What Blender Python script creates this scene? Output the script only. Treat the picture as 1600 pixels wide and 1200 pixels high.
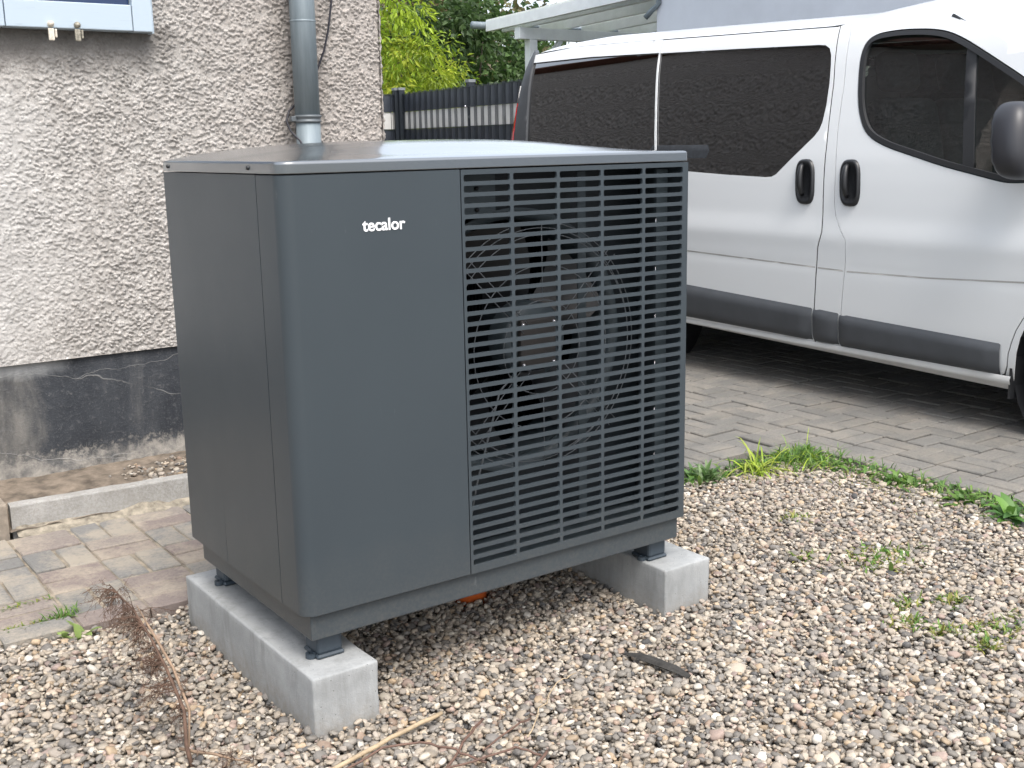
import bpy, bmesh, math, random
import numpy as np
from mathutils import Vector, Matrix, geometry, noise as mnoise
rad = math.radians
random.seed(7); RNG = np.random.default_rng(7)
for o in list(bpy.data.objects): bpy.data.objects.remove(o)
SC = bpy.context.scene
COL = SC.collection

# ------------------------------------------------------------------ camera
cd = bpy.data.cameras.new('camera'); cam = bpy.data.objects.new('camera', cd); COL.objects.link(cam)
cd.sensor_width = 36; cd.lens = 36 * 1785.1 / 1600
cam.location = (-0.964, -2.1562, 1.255)
cam.rotation_euler = (rad(78.0434), rad(1.0371), rad(-35.4862))
cd.clip_start = 0.02; cd.clip_end = 600
SC.camera = cam
# ------------------------------------------------------------------ sky and sun
SUN = Vector((-0.12, -0.75, 1.25)).normalized()
w = bpy.data.worlds.new('World'); SC.world = w; w.use_nodes = True
nt = w.node_tree; nt.nodes.clear()
sky = nt.nodes.new('ShaderNodeTexSky'); sky.sky_type = 'NISHITA'; sky.sun_disc = False
sky.sun_elevation = math.asin(SUN.z); sky.sun_rotation = math.atan2(SUN.x, SUN.y)
sky.dust_density = 7.0; sky.air_density = 1.0; sky.ozone_density = 1.0
hs = nt.nodes.new('ShaderNodeHueSaturation'); hs.inputs['Saturation'].default_value = 0.75
bg = nt.nodes.new('ShaderNodeBackground'); bg.inputs['Strength'].default_value = 0.13
ow = nt.nodes.new('ShaderNodeOutputWorld')
veil = nt.nodes.new('ShaderNodeMixRGB'); veil.blend_type = 'ADD'; veil.inputs[0].default_value = 1.0; veil.inputs[2].default_value = (4.6, 5.0, 5.5, 1)   # even cloud veil over the whole sky
nt.links.new(sky.outputs[0], hs.inputs['Color']); nt.links.new(hs.outputs[0], veil.inputs[1]); nt.links.new(veil.outputs[0], bg.inputs['Color']); nt.links.new(bg.outputs[0], ow.inputs['Surface'])
sl = bpy.data.lights.new('sun', 'SUN'); sl.energy = 1.5; sl.angle = rad(20); sl.color = (1.0, 0.985, 0.96)
so = bpy.data.objects.new('sun', sl); COL.objects.link(so); so.location = (0, -5, 8)
so.rotation_euler = SUN.to_track_quat('Z', 'Y').to_euler()
SC.view_settings.view_transform = 'Standard'; SC.view_settings.look = 'None'
SC.view_settings.gamma = 1.0; SC.view_settings.use_curve_mapping = False
SC.view_settings.exposure = 0.50
try:
    SC.cycles.max_bounces = 10; SC.cycles.transparent_max_bounces = 24
except Exception: pass

# ------------------------------------------------------------------ materials
class NT:
    def __init__(s, name):
        s.m = bpy.data.materials.new(name); s.m.use_nodes = True
        s.t = s.m.node_tree; s.b = s.t.nodes['Principled BSDF']; s.o = s.t.nodes['Material Output']
    def n(s, kind, **k):
        x = s.t.nodes.new('ShaderNode' + kind)
        for a, v in k.items():
            if a.startswith('i_'):
                key = a[2:]; key = int(key) if key.isdigit() else key.replace('_', ' ')
                x.inputs[key].default_value = v
            else: setattr(x, a, v)
        return x
    def l(s, a, b): s.t.links.new(a, b)
    def pos(s): return s.n('NewGeometry').outputs['Position']
    def noise(s, scale, detail=4, rough=.6, vec=None, dist=0.0):
        x = s.n('TexNoise'); x.inputs['Scale'].default_value = scale; x.inputs['Detail'].default_value = detail
        x.inputs['Roughness'].default_value = rough; x.inputs['Distortion'].default_value = dist
        s.l(vec if vec is not None else s.pos(), x.inputs['Vector']); return x.outputs['Fac']
    def ramp(s, fac, stops, mode='LINEAR'):
        r = s.n('ValToRGB'); e = r.color_ramp; e.interpolation = mode
        while len(e.elements) < len(stops): e.elements.new(.5)
        for q, (p, c) in zip(e.elements, stops):
            q.position = p; q.color = (c, c, c, 1) if isinstance(c, (int, float)) else (*c[:3], 1)
        s.l(fac, r.inputs[0]); return r.outputs['Color']
    def mix(s, fac, a, b, mode='MIX'):
        x = s.n('MixRGB', blend_type=mode)
        for k, v in ((0, fac), (1, a), (2, b)):
            if hasattr(v, 'is_output') or hasattr(v, 'links'): s.l(v, x.inputs[k])
            else: x.inputs[k].default_value = v if isinstance(v, (int, float)) else (*v[:3], 1)
        return x.outputs[0]
    def math(s, op, a, b=None):
        x = s.n('Math', operation=op)
        for k, v in ((0, a), (1, b)):
            if v is None: continue
            if hasattr(v, 'links'): s.l(v, x.inputs[k])
            else: x.inputs[k].default_value = v
        return x.outputs[0]
    def bump(s, h, strength=.3, dist=.01):
        x = s.n('Bump'); x.inputs['Strength'].default_value = strength; x.inputs['Distance'].default_value = dist
        s.l(h, x.inputs['Height']); s.l(x.outputs[0], s.b.inputs['Normal'])
    def col(s, c):
        if hasattr(c, 'links'): s.l(c, s.b.inputs['Base Color'])
        else: s.b.inputs['Base Color'].default_value = (*c[:3], 1)
    def set(s, **k):
        for a, v in k.items(): s.b.inputs[a.replace('_', ' ')].default_value = v
        return s

def plain(name, c, rough=.5, metal=0., var=.12, vs=6., bump=0., bs=300., spec=.5, coat=0., coat_r=.08):
    t = NT(name); t.set(Roughness=rough, Metallic=metal); t.b.inputs['Specular IOR Level'].default_value = spec
    if coat: t.set(Coat_Weight=coat, Coat_Roughness=coat_r)
    lo = tuple(v * (1 - var) for v in c); hi = tuple(min(1, v * (1 + var)) for v in c)
    t.col(t.ramp(t.noise(vs, 5), [(.3, lo), (.7, hi)]))
    if bump: t.bump(t.noise(bs, 3), bump, .002)
    return t.m

M = {}
# powder coated sheet metal of the heat pump
t = NT('anthracite_powder_coat'); t.set(Roughness=.42)
n1 = t.noise(3.0, 4); base = t.ramp(n1, [(.3, (.040, .051, .060)), (.7, (.043, .055, .064))])
sx = t.n('SeparateXYZ'); t.l(t.pos(), sx.inputs[0])
dust = t.math('MULTIPLY', t.ramp(t.math('ADD', sx.outputs[2], t.math('MULTIPLY', t.math('SUBTRACT', t.noise(9, 5), .5), .25)), [(.18, .22), (.40, .0)]), t.ramp(t.noise(120, 4, .75), [(.4, .2), (.65, 1.)]))
base = t.mix(dust, base, (.17, .155, .13))
mp = t.n('Mapping'); mp.inputs['Scale'].default_value = (20, 20, 4); t.l(t.pos(), mp.inputs[0])
scuff = t.math('MULTIPLY', t.ramp(t.noise(2.0, 3, .6, mp.outputs[0]), [(.69, 0.), (.74, .22)]), t.ramp(t.noise(90, 3, .7), [(.45, 0.), (.6, 1.)]))
base = t.mix(scuff, base, (.2, .21, .215)); t.col(base)
t.l(t.ramp(t.noise(3.5, 5, .6), [(.35, .34), (.7, .40)]), t.b.inputs['Roughness'])
t.bump(t.noise(1400, 2), .06, .0006); M['paint'] = t.m
M['lid'] = plain('lid_coat', (.046, .058, .068), .30, var=.05, vs=3, spec=.9, coat=1.0, coat_r=.13); M['lid'].node_tree.nodes['Principled BSDF'].inputs['Coat IOR'].default_value = 2.2
M['foot'] = plain('foot_plastic', (.038, .052, .066), .5, var=.1, vs=30)
M['inner'] = plain('inner_sheet', (.011, .016, .021), .5, var=.15)
M['innerl'] = plain('inner_galvanised', (.052, .068, .078), .45, var=.15)
M['black'] = plain('black_plastic', (.012, .013, .015), .42, var=.15)
M['wire'] = plain('guard_wire', (.17, .185, .20), .38, metal=.3)
M['motor'] = plain('motor_cover', (.045, .04, .038), .5)
M['bolt'] = plain('bright_bolt', (.75, .75, .78), .25, metal=.8)
M['white_print'] = plain('white_print', (.86, .87, .88), .5, var=.02)
M['orange'] = plain('orange_pipe', (.80, .17, .04), .45)
# concrete
t = NT('cast_concrete'); t.set(Roughness=.9)
a = t.noise(7, 6, .65); b = t.noise(60, 5, .7); c = t.noise(260, 2)
base = t.ramp(a, [(.25, (.235, .245, .245)), (.5, (.315, .325, .325)), (.75, (.385, .395, .395))])
mp = t.n('Mapping'); mp.inputs['Scale'].default_value = (14, 14, 2.5); t.l(t.pos(), mp.inputs[0])
base = t.mix(t.ramp(t.noise(1.6, 6, .7, mp.outputs[0]), [(.48, 0.), (.70, .6)]), base, (.18, .185, .18))
base = t.mix(t.ramp(b, [(.35, .28), (.65, 0.)]), base, (.27, .28, .28))
vo = t.n('TexVoronoi', i_Scale=85.); t.l(t.pos(), vo.inputs['Vector'])
pore = t.ramp(vo.outputs['Distance'], [(.07, 1.), (.13, 0.)])
pore = t.math('MULTIPLY', pore, t.ramp(t.noise(28, 2), [(.50, 0.), (.56, 1.)]))
sx = t.n('SeparateXYZ'); t.l(t.pos(), sx.inputs[0])
spl = t.math('MULTIPLY', t.ramp(t.math('ADD', sx.outputs[2], t.math('MULTIPLY', t.math('SUBTRACT', t.noise(22, 5, .7), .5), .12)), [(.0, .6), (.06, 0.)]), t.ramp(b, [(.35, .3), (.6, 1.)]))
base = t.mix(spl, base, (.2, .175, .14)); t.col(t.mix(pore, base, (.12, .12, .12)))
t.bump(t.math('SUBTRACT', t.math('ADD', t.math('MULTIPLY', b, .6), t.math('MULTIPLY', c, .5)), t.math('MULTIPLY', pore, 1.5)), .45, .003)
M['concrete'] = t.m
t = NT('kerb_concrete'); t.set(Roughness=.95)
a = t.noise(9, 6, .7); b = t.noise(120, 4, .7)
base = t.ramp(a, [(.25, (.25, .24, .215)), (.5, (.35, .345, .33)), (.78, (.44, .43, .41))])
t.col(t.mix(t.ramp(b, [(.3, .5), (.6, 0.)]), base, (.2, .18, .15))); t.bump(b, .6, .004); M['kerb'] = t.m
M['step'] = plain('brown_stone', (.27, .23, .185), .95, var=.3, vs=25, bump=.8, bs=90)

# roughcast render with weather marks
def roughcast(name, bumpy):
    t = NT(name); t.set(Roughness=.95); p = t.pos()
    sx = t.n('SeparateXYZ'); t.l(p, sx.inputs[0]); X, Z = sx.outputs[0], sx.outputs[2]
    big = t.noise(1.3, 5, .6); mid = t.noise(26, 4, .65); fine = t.noise(150, 3, .7)
    base = t.ramp(mid, [(.28, (.33, .315, .295)), (.5, (.46, .44, .415)), (.72, (.58, .56, .53))])
    base = t.mix(t.ramp(fine, [(.38, .5), (.6, 0.)]), base, (.27, .24, .215))
    # pale washed patch at the left, sooty mark below the window
    e1 = t.math('ADD', t.math('MULTIPLY', X, -1.9), t.math('MULTIPLY', t.math('SUBTRACT', big, .5), 1.6))
    wash = t.ramp(t.math('ADD', e1, .55), [(.2, 0.), (1., .55)])
    zz = t.ramp(t.math('ADD', Z, t.math('MULTIPLY', t.math('SUBTRACT', big, .5), .35)), [(.0, 1.), (1.0, 1.)])
    m1 = t.ramp(t.math('ADD', t.math('MULTIPLY', t.math('SUBTRACT', 1.62, Z), 3.), t.math('MULTIPLY', t.math('SUBTRACT', big, .5), 1.5)), [(.1, 0.), (.55, 1.)])
    base = t.mix(t.math('MULTIPLY', wash, m1), base, (.60, .60, .59))
    wx = t.math('ADD', t.math('MULTIPLY', X, .8), t.math('MULTIPLY', t.math('SUBTRACT', big, .5), 1.2))
    base = t.mix(t.ramp(wx, [(.25, 0.), (1., .45)]), base, (.36, .315, .285))
    gp = t.math('ADD', t.math('ABSOLUTE', t.math('SUBTRACT', X, 1.06)), t.math('MULTIPLY', t.math('SUBTRACT', t.noise(6, 4), .5), .16))
    base = t.mix(t.ramp(gp, [(.06, .6), (.15, 0.)]), base, (.25, .225, .205))
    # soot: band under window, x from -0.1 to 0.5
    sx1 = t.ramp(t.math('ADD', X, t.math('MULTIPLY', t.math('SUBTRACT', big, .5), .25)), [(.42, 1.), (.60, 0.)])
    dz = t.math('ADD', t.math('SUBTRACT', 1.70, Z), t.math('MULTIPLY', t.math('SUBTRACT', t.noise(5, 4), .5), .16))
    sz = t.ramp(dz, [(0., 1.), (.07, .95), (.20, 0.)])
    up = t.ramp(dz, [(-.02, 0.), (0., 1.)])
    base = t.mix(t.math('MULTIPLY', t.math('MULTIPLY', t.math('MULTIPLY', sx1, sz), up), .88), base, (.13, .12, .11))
    t.col(base)
    if bumpy: t.bump(t.math('ADD', t.noise(48, 4, .7), t.math('MULTIPLY', fine, .3)), 1.0, .03)
    else: t.bump(t.math('ADD', t.math('MULTIPLY', fine, .8), t.noise(420, 2)), .7, .004)
    return t.m
M['roughcast'] = roughcast('roughcast', False); M['roughcast_far'] = roughcast('roughcast_coarse', True)
# bitumen plinth
t = NT('bitumen_plinth'); t.set(Roughness=.62); p = t.pos()
sx = t.n('SeparateXYZ'); t.l(p, sx.inputs[0]); X, Z = sx.outputs[0], sx.outputs[2]
mp = t.n('Mapping'); mp.inputs['Scale'].default_value = (1, 1, .45); t.l(p, mp.inputs[0])
a = t.noise(4.5, 7, .7, mp.outputs[0], .6); b = t.noise(45, 5, .7); c = t.noise(200, 3, .7)
base = t.ramp(a, [(.36, (.017, .021, .028)), (.55, (.036, .041, .049)), (.74, (.105, .107, .108))])
left = t.ramp(t.math('ADD', X, t.math('MULTIPLY', t.math('SUBTRACT', a, .5), .7)), [(-.25, 0.), (-.05, 1.), (.22, 0.)])
left = t.ramp(t.math('ADD', t.math('MULTIPLY', X, -2.2), t.math('MULTIPLY', t.math('SUBTRACT', a, .5), 2.2)), [(.0, 0.), (.7, .55)])
base = t.mix(left, base, (.22, .205, .18))
base = t.mix(t.ramp(b, [(.55, 0.), (.72, .35)]), base, (.2, .2, .2))
low = t.ramp(t.math('ADD', Z, t.math('MULTIPLY', t.math('SUBTRACT', b, .5), .22)), [(.10, 1.), (.15, .75), (.185, 0.)])
base = t.mix(t.math('MULTIPLY', low, t.ramp(t.noise(16, 4, .7), [(.35, .2), (.6, .9)])), base, (.36, .335, .295))
top = t.ramp(t.math('ADD', Z, t.math('MULTIPLY', t.math('SUBTRACT', a, .5), .08)), [(.455, 0.), (.5, 1.)])
tl = t.ramp(X, [(.0, 1.), (.10, 0.)])
base = t.mix(t.math('MULTIPLY', t.math('MULTIPLY', top, tl), .7), base, (.38, .39, .39))
# hairline cracks
dn = t.n('TexNoise', i_Scale=6., i_Detail=5.); t.l(p, dn.inputs['Vector'])
wv = t.n('MixRGB', blend_type='ADD'); wv.inputs[0].default_value = .09; t.l(p, wv.inputs[1]); t.l(dn.outputs['Color'], wv.inputs[2])
vo = t.n('TexVoronoi', feature='DISTANCE_TO_EDGE', i_Scale=2.6); m2 = t.n('Mapping'); m2.inputs['Scale'].default_value = (.55, 1, 1.5); t.l(wv.outputs[0], m2.inputs[0]); t.l(m2.outputs[0], vo.inputs['Vector'])
cr = t.math('MULTIPLY', t.ramp(vo.outputs['Distance'], [(.001, .9), (.006, 0.)]), t.ramp(t.noise(3., 3), [(.42, 0.), (.56, .8)]))
base = t.mix(t.ramp(c, [(.55, 0.), (.75, .25)]), base, (.25, .25, .25)); base = t.mix(cr, base, (.26, .26, .25)); t.col(base)
t.bump(t.math('ADD', t.math('ADD', b, t.math('MULTIPLY', c, .5)), t.math('MULTIPLY', cr, .6)), .55, .006); M['plinth'] = t.m
# pale blue window paint
t = NT('weathered_window_paint'); t.set(Roughness=.45)
mp = t.n('Mapping'); mp.inputs['Scale'].default_value = (3, 30, 40); t.l(t.pos(), mp.inputs[0])
g = t.noise(3, 6, .7, mp.outputs[0]); t.col(t.mix(t.ramp(g, [(.60, 0.), (.74, .6)]), (.42, .50, .57), (.25, .29, .32)))
t.bump(g, .15, .002); M['winpaint'] = t.m
t = NT('window_glass'); t.set(Roughness=.03); t.col((.012, .03, .085)); M['winglass'] = t.m
# zinc pipe
t = NT('weathered_zinc'); t.set(Roughness=.55, Metallic=.25)
mp = t.n('Mapping'); mp.inputs['Scale'].default_value = (18, 18, 2); t.l(t.pos(), mp.inputs[0])
t.col(t.ramp(t.noise(2.2, 6, .65, mp.outputs[0]), [(.3, (.17, .21, .235)), (.7, (.25, .295, .32))])); M['zinc'] = t.m
M['zincd'] = plain('zinc_clamp', (.13, .145, .155), .5, metal=.3)
# van
t = NT('white_car_paint'); t.set(Roughness=.32, Coat_Weight=.6, Coat_Roughness=.06)
sx = t.n('SeparateXYZ'); t.l(t.pos(), sx.inputs[0])
dirt = t.math('MULTIPLY', t.ramp(t.math('ADD', sx.outputs[2], t.math('MULTIPLY', t.math('SUBTRACT', t.noise(7, 5), .5), .2)), [(.2, 1.), (.36, .25), (.8, 0.)]), .42)
t.col(t.mix(dirt, (.68, .705, .72), (.36, .32, .26)))
M['van'] = t.m
M['moulding'] = plain('grey_moulding', (.052, .057, .064), .5, var=.12, vs=9, bump=.12, bs=700)
M['mirrorm'] = plain('mirror_shell', (.022, .023, .028), .42, var=.1)
M['rubber'] = plain('rubber', (.014, .015, .017), .55)
M['rubberg'] = plain('dusty_rubber', (.07, .072, .066), .7)
M['tyre'] = plain('tyre_rubber', (.022, .022, .023), .8)
M['rim'] = plain('steel_rim', (.45, .46, .47), .4, metal=.7)
M['tail'] = plain('red_lamp', (.45, .012, .018), .2, coat=.5)
M['tailw'] = plain('clear_lamp', (.7, .7, .7), .2, coat=.5)
M['seat'] = plain('seat_cloth', (.022, .026, .032), .9, var=.3, vs=40)
M['interior'] = plain('van_interior', (.03, .036, .04), .8)
M['vest'] = plain('yellow_vest', (.62, .55, .06), .8, var=.25, vs=30)
def glass(name, tint, ior=1.5, rough=0.0, boost=1.0):
    t = NT(name); t.t.nodes.remove(t.b)
    tr = t.n('BsdfTransparent'); tr.inputs[0].default_value = (*tint, 1)
    gl = t.n('BsdfGlossy'); gl.inputs['Roughness'].default_value = rough
    fr = t.n('Fresnel'); fr.inputs['IOR'].default_value = ior
    f = t.math('MINIMUM', t.math('MULTIPLY', fr.outputs[0], boost), 1.0)
    mx = t.n('MixShader'); t.l(f, mx.inputs[0]); t.l(tr.outputs[0], mx.inputs[1]); t.l(gl.outputs[0], mx.inputs[2])
    t.l(mx.outputs[0], t.o.inputs['Surface']); return t.m
M['tint'] = glass('privacy_glass', (.012, .012, .012), 1.55, .008, 4.0)
M['clear'] = glass('clear_glass', (.36, .45, .42), 1.5, .008, 3.4)
# neighbour
M['render_white'] = plain('smooth_white_render', (.62, .66, .72), .9, var=.05, vs=3, bump=.25, bs=160)
M['wood_white'] = plain('white_painted_wood', (.76, .79, .81), .5, var=.06, vs=8)
t = NT('opal_roof_sheet'); t.set(Roughness=.5); t.col((.75, .77, .76)); tl = t.n('BsdfTranslucent'); tl.inputs[0].default_value = (.8, .82, .8, 1)
mx = t.n('MixShader'); mx.inputs[0].default_value = .55; t.l(t.b.outputs[0], mx.inputs[1]); t.l(tl.outputs[0], mx.inputs[2]); t.l(mx.outputs[0], t.o.inputs['Surface']); M['deck_white'] = t.m
M['rooftile'] = plain('roof_tile', (.16, .07, .05), .8, var=.2)
# fence
M['fence_dark'] = plain('anthracite_strip', (.035, .042, .055), .38, var=.2, vs=8)
M['fence_grey'] = plain('light_grey_strip', (.60, .60, .58), .5, var=.1, vs=8)
M['fence_post'] = plain('anthracite_post', (.02, .026, .034), .45)
M['capm'] = plain('post_cap', (.2, .22, .23), .4)
# pavers
def paver(name, cols, sand):
    t = NT(name); t.set(Roughness=.93)
    oi = t.n('ObjectInfo'); a = t.noise(90, 4, .75); b = t.noise(5, 5, .65); c = t.noise(420, 2, .7)
    base = t.ramp(oi.outputs['Random'], [(0., cols[0]), (.5, cols[1]), (1., cols[2])])
    base = t.mix(t.ramp(a, [(.3, .5), (.55, 0.)]), base, tuple(v * .55 for v in cols[1]))
    base = t.mix(t.ramp(c, [(.62, 0.), (.75, .5)]), base, tuple(min(1, v * 1.8) for v in cols[1]))
    if sand: base = t.mix(t.ramp(t.math('ADD', b, t.math('MULTIPLY', a, .25)), [(.56, 0.), (.74, sand)]), base, (.38, .33, .26))
    t.col(base); t.bump(t.math('ADD', a, t.math('MULTIPLY', c, .7)), .6, .004); return t.m
M['pav_grey'] = paver('grey_paver', [(.175, .173, .165), (.205, .20, .19), (.24, .23, .21)], .7)
M['pav_red'] = paver('red_paver', [(.215, .175, .158), (.235, .197, .178), (.255, .225, .198)], .75)
M['pav_drive'] = paver('drive_paver', [(.145, .14, .128), (.165, .16, .147), (.19, .18, .162)], .2)
M['joint'] = plain('joint_sand', (.035, .033, .029), 1., var=.5, vs=30, bump=.8, bs=200)
M['pathbed'] = plain('sandy_joint', (.25, .215, .165), 1., var=.5, vs=20, bump=.8, bs=200)
M['soil'] = plain('dry_soil', (.16, .13, .10), 1., var=.55, vs=18, bump=1., bs=120)
M['ground'] = plain('ground_soil', (.12, .115, .085), 1., var=.4, vs=3)
M['gravelbed'] = plain('gravel_bed', (.10, .09, .08), 1., var=.5, vs=40, bump=1., bs=150)
# pebbles
t = NT('river_pebble'); t.set(Roughness=.75)
at_ = t.n('Attribute', attribute_type='INSTANCER', attribute_name='pcol')
tc = t.n('TexCoord'); v = t.noise(1.6, 5, .7, tc.outputs['Object']); v2 = t.noise(240, 3, .7)
base = t.mix(1., at_.outputs['Color'], t.ramp(v, [(.3, .78), (.7, 1.16)]), 'MULTIPLY')
base = t.mix(t.ramp(v2, [(.58, 0.), (.75, .3)]), base, (.5, .47, .42)); t.col(base)
t.bump(v2, .2, .002); M['pebble'] = t.m
# plants
def leafmat(name, trans=.35):
    t = NT(name); t.set(Roughness=.5); at2 = t.n('Attribute', attribute_name='lcol')
    t.l(at2.outputs['Color'], t.b.inputs['Base Color'])
    tl = t.n('BsdfTranslucent'); t.l(at2.outputs['Color'], tl.inputs[0])
    mx = t.n('MixShader'); mx.inputs[0].default_value = trans
    t.l(t.b.outputs[0], mx.inputs[1]); t.l(tl.outputs[0], mx.inputs[2]); t.l(mx.outputs[0], t.o.inputs['Surface']); return t.m
M['leaf'] = leafmat('leaf'); M['dry'] = plain('dry_twig', (.105, .062, .042), .85, var=.4, vs=60)
M['dryl'] = plain('peeled_twig', (.24, .165, .11), .8, var=.35, vs=50)
M['cane'] = plain('dry_cane', (.40, .31, .20), .75, var=.25, vs=40)
M['redtwig'] = plain('reddish_twig', (.125, .072, .052), .7, var=.3, vs=40)
M['bark'] = plain('bark', (.085, .07, .055), .95, var=.4, vs=30, bump=1., bs=90)
M['darkbark'] = plain('dark_bark', (.035, .033, .03), .9, var=.4, vs=40, bump=1., bs=120)
M['hill'] = plain('wooded_slope', (.03, .05, .02), 1., var=.5, vs=2)
M['cablem'] = plain('black_cable', (.012, .012, .02), .5)

# ------------------------------------------------------------------ mesh helpers
def obj(name, verts, faces, mat, parent=None, smooth=False, cols=None):
    me = bpy.data.meshes.new(name); me.from_pydata([tuple(v) for v in verts], [], faces); me.update()
    if cols is not None:
        at = me.color_attributes.new('lcol', 'FLOAT_COLOR', 'CORNER')
        arr = np.ones((len(me.loops), 4), np.float32); k = 0
        for f, c in zip(faces, cols): arr[k:k + len(f), :3] = c; k += len(f)
        at.data.foreach_set('color', arr.ravel())
    if smooth: me.polygons.foreach_set('use_smooth', [True] * len(me.polygons))
    return link(name, me, mat, parent)
def link(name, me, mat, parent=None):
    if mat is not None and not me.materials: me.materials.append(M[mat] if isinstance(mat, str) else mat)
    o = bpy.data.objects.new(name, me); COL.objects.link(o)
    if parent is not None: o.parent = parent
    return o
def from_bm(name, bm, mat, parent=None, smooth=False):
    me = bpy.data.meshes.new(name); bmesh.ops.recalc_face_normals(bm, faces=bm.faces); bm.to_mesh(me); bm.free()
    if smooth: me.polygons.foreach_set('use_smooth', [True] * len(me.polygons))
    return link(name, me, mat, parent)
def add_box(bm, lo, hi, bev=0., seg=2, mtx=None):
    r = bmesh.ops.create_cube(bm, size=1.0); vs = r['verts']
    for v in vs:
        v.co = Vector([(lo[i] + hi[i]) / 2 + v.co[i] * (hi[i] - lo[i]) for i in range(3)])
        if mtx is not None: v.co = mtx @ v.co
    if bev:
        es = list({e for v in vs for e in v.link_edges})
        bmesh.ops.bevel(bm, geom=es, offset=bev, segments=seg, affect='EDGES', profile=.5)
def box(name, lo, hi, mat, parent=None, bev=0., seg=2, smooth=False, mtx=None):
    bm = bmesh.new(); add_box(bm, lo, hi, bev, seg, mtx); return from_bm(name, bm, mat, parent, smooth)
def tube_geo(pts, radii, n=8, cap=True):
    pts = [Vector(p) for p in pts]
    if not hasattr(radii, '__len__'): radii = [radii] * len(pts)
    V, F = [], []; prev = None
    for i, p in enumerate(pts):
        d = (pts[min(i + 1, len(pts) - 1)] - pts[max(i - 1, 0)]).normalized()
        if prev is None: a = d.orthogonal().normalized()
        else: a = (prev - d * prev.dot(d)); a = a.normalized() if a.length > 1e-6 else d.orthogonal().normalized()
        prev = a; b = d.cross(a)
        for k in range(n):
            an = 2 * math.pi * k / n; V.append(p + (a * math.cos(an) + b * math.sin(an)) * radii[i])
    for i in range(len(pts) - 1):
        for k in range(n):
            F.append((i * n + k, i * n + (k + 1) % n, (i + 1) * n + (k + 1) % n, (i + 1) * n + k))
    if cap: F.append(tuple(range(n))[::-1]); F.append(tuple((len(pts) - 1) * n + k for k in range(n)))
    return V, F
def tube(name, pts, radii, mat, parent=None, n=8, smooth=True): 
    V, F = tube_geo(pts, radii, n); return obj(name, V, F, mat, parent, smooth)
class Acc:
    def __init__(s): s.V = []; s.F = []; s.C = []
    def add(s, VF, c=None):
        k = len(s.V); s.V += list(VF[0]); s.F += [tuple(i + k for i in f) for f in VF[1]]
        if c is not None: s.C += [c] * len(VF[1])
    def make(s, name, mat, parent=None, smooth=False): return obj(name, s.V, s.F, mat, parent, smooth, s.C if s.C else None)
def lathe(name, prof, mat, parent=None, n=24, center=(0, 0, 0), axis='z', smooth=True):
    V, F = [], []
    for r, h in prof:
        for k in range(n):
            a = 2 * math.pi * k / n; p = (r * math.cos(a), r * math.sin(a), h)
            if axis == 'y': p = (p[0], p[2], p[1])
            if axis == 'x': p = (p[2], p[0], p[1])
            V.append(Vector(p) + Vector(center))
    for i in range(len(prof) - 1):
        for k in range(n): F.append((i * n + k, i * n + (k + 1) % n, (i + 1) * n + (k + 1) % n, (i + 1) * n + k))
    o = obj(name, V, F, mat, parent, smooth)
    return o
def empty(name, loc=(0, 0, 0)):
    o = bpy.data.objects.new(name, None); COL.objects.link(o); o.location = loc; o.empty_display_size = .1; return o
def tag(o, label=None, cat=None, group=None, kind=None):
    if label: o['label'] = label
    if cat: o['category'] = cat
    if group: o['group'] = group
    if kind: o['kind'] = kind
    return o
def fix(root, *os):   # parent world-space parts to an empty that is not at the origin
    for o in (os or [c for c in bpy.data.objects if c.parent is root]): o.matrix_parent_inverse = Matrix.Translation(-root.location)

def smoothnoise(shape, sx, sy, rng):
    a = rng.standard_normal(shape); fy = np.fft.fftfreq(shape[0])[:, None]; fx = np.fft.fftfreq(shape[1])[None, :]
    g = np.exp(-2 * (np.pi ** 2) * ((fx * sx) ** 2 + (fy * sy) ** 2)); r = np.fft.ifft2(np.fft.fft2(a) * g).real
    return r / r.std()

# ================================================================== SETTING
def sheet(name, x0, x1, y0, y1, z, mat, n=1):
    V = [(x0 + (x1 - x0) * i / n, y0 + (y1 - y0) * j / n, z) for j in range(n + 1) for i in range(n + 1)]
    F = [(j * (n + 1) + i, j * (n + 1) + i + 1, (j + 1) * (n + 1) + i + 1, (j + 1) * (n + 1) + i) for j in range(n) for i in range(n)]
    return obj(name, V, F, mat)
tag(sheet('ground', -150, 150, -150, 150, -.06, 'ground'), kind='structure')
# gravel bed sheet with gentle unevenness, a shallow scrape below the heat pump
def gz(x, y):
    h = .010 * mnoise.noise((x * 2.3, y * 2.3, 1.7)) + .006 * mnoise.noise((x * 6, y * 6, 4.2)) + .008 * max(0, min(1, (x - .3) / 1.2))
    h -= .028 * math.exp(-((x - .42) ** 2 / .10 + (y - .28) ** 2 / .10))
    h -= .012 * math.exp(-((x + .02) ** 2 / .02 + (y - .3) ** 2 / .25))
    return h
GX0, GX1, GY0, GY1 = -2.6, 2.62, -2.3, .85
nx, ny = 105, 64
V = [(GX0 + (GX1 - GX0) * i / nx, GY0 + (GY1 - GY0) * j / ny, gz(GX0 + (GX1 - GX0) * i / nx, GY0 + (GY1 - GY0) * j / ny) - .018) for j in range(ny + 1) for i in range(nx + 1)]
F = [(j * (nx + 1) + i, j * (nx + 1) + i + 1, (j + 1) * (nx + 1) + i + 1, (j + 1) * (nx + 1) + i) for j in range(ny) for i in range(nx)]
tag(obj('gravel_bed', V, F, 'gravelbed', smooth=True), kind='structure')

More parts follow.
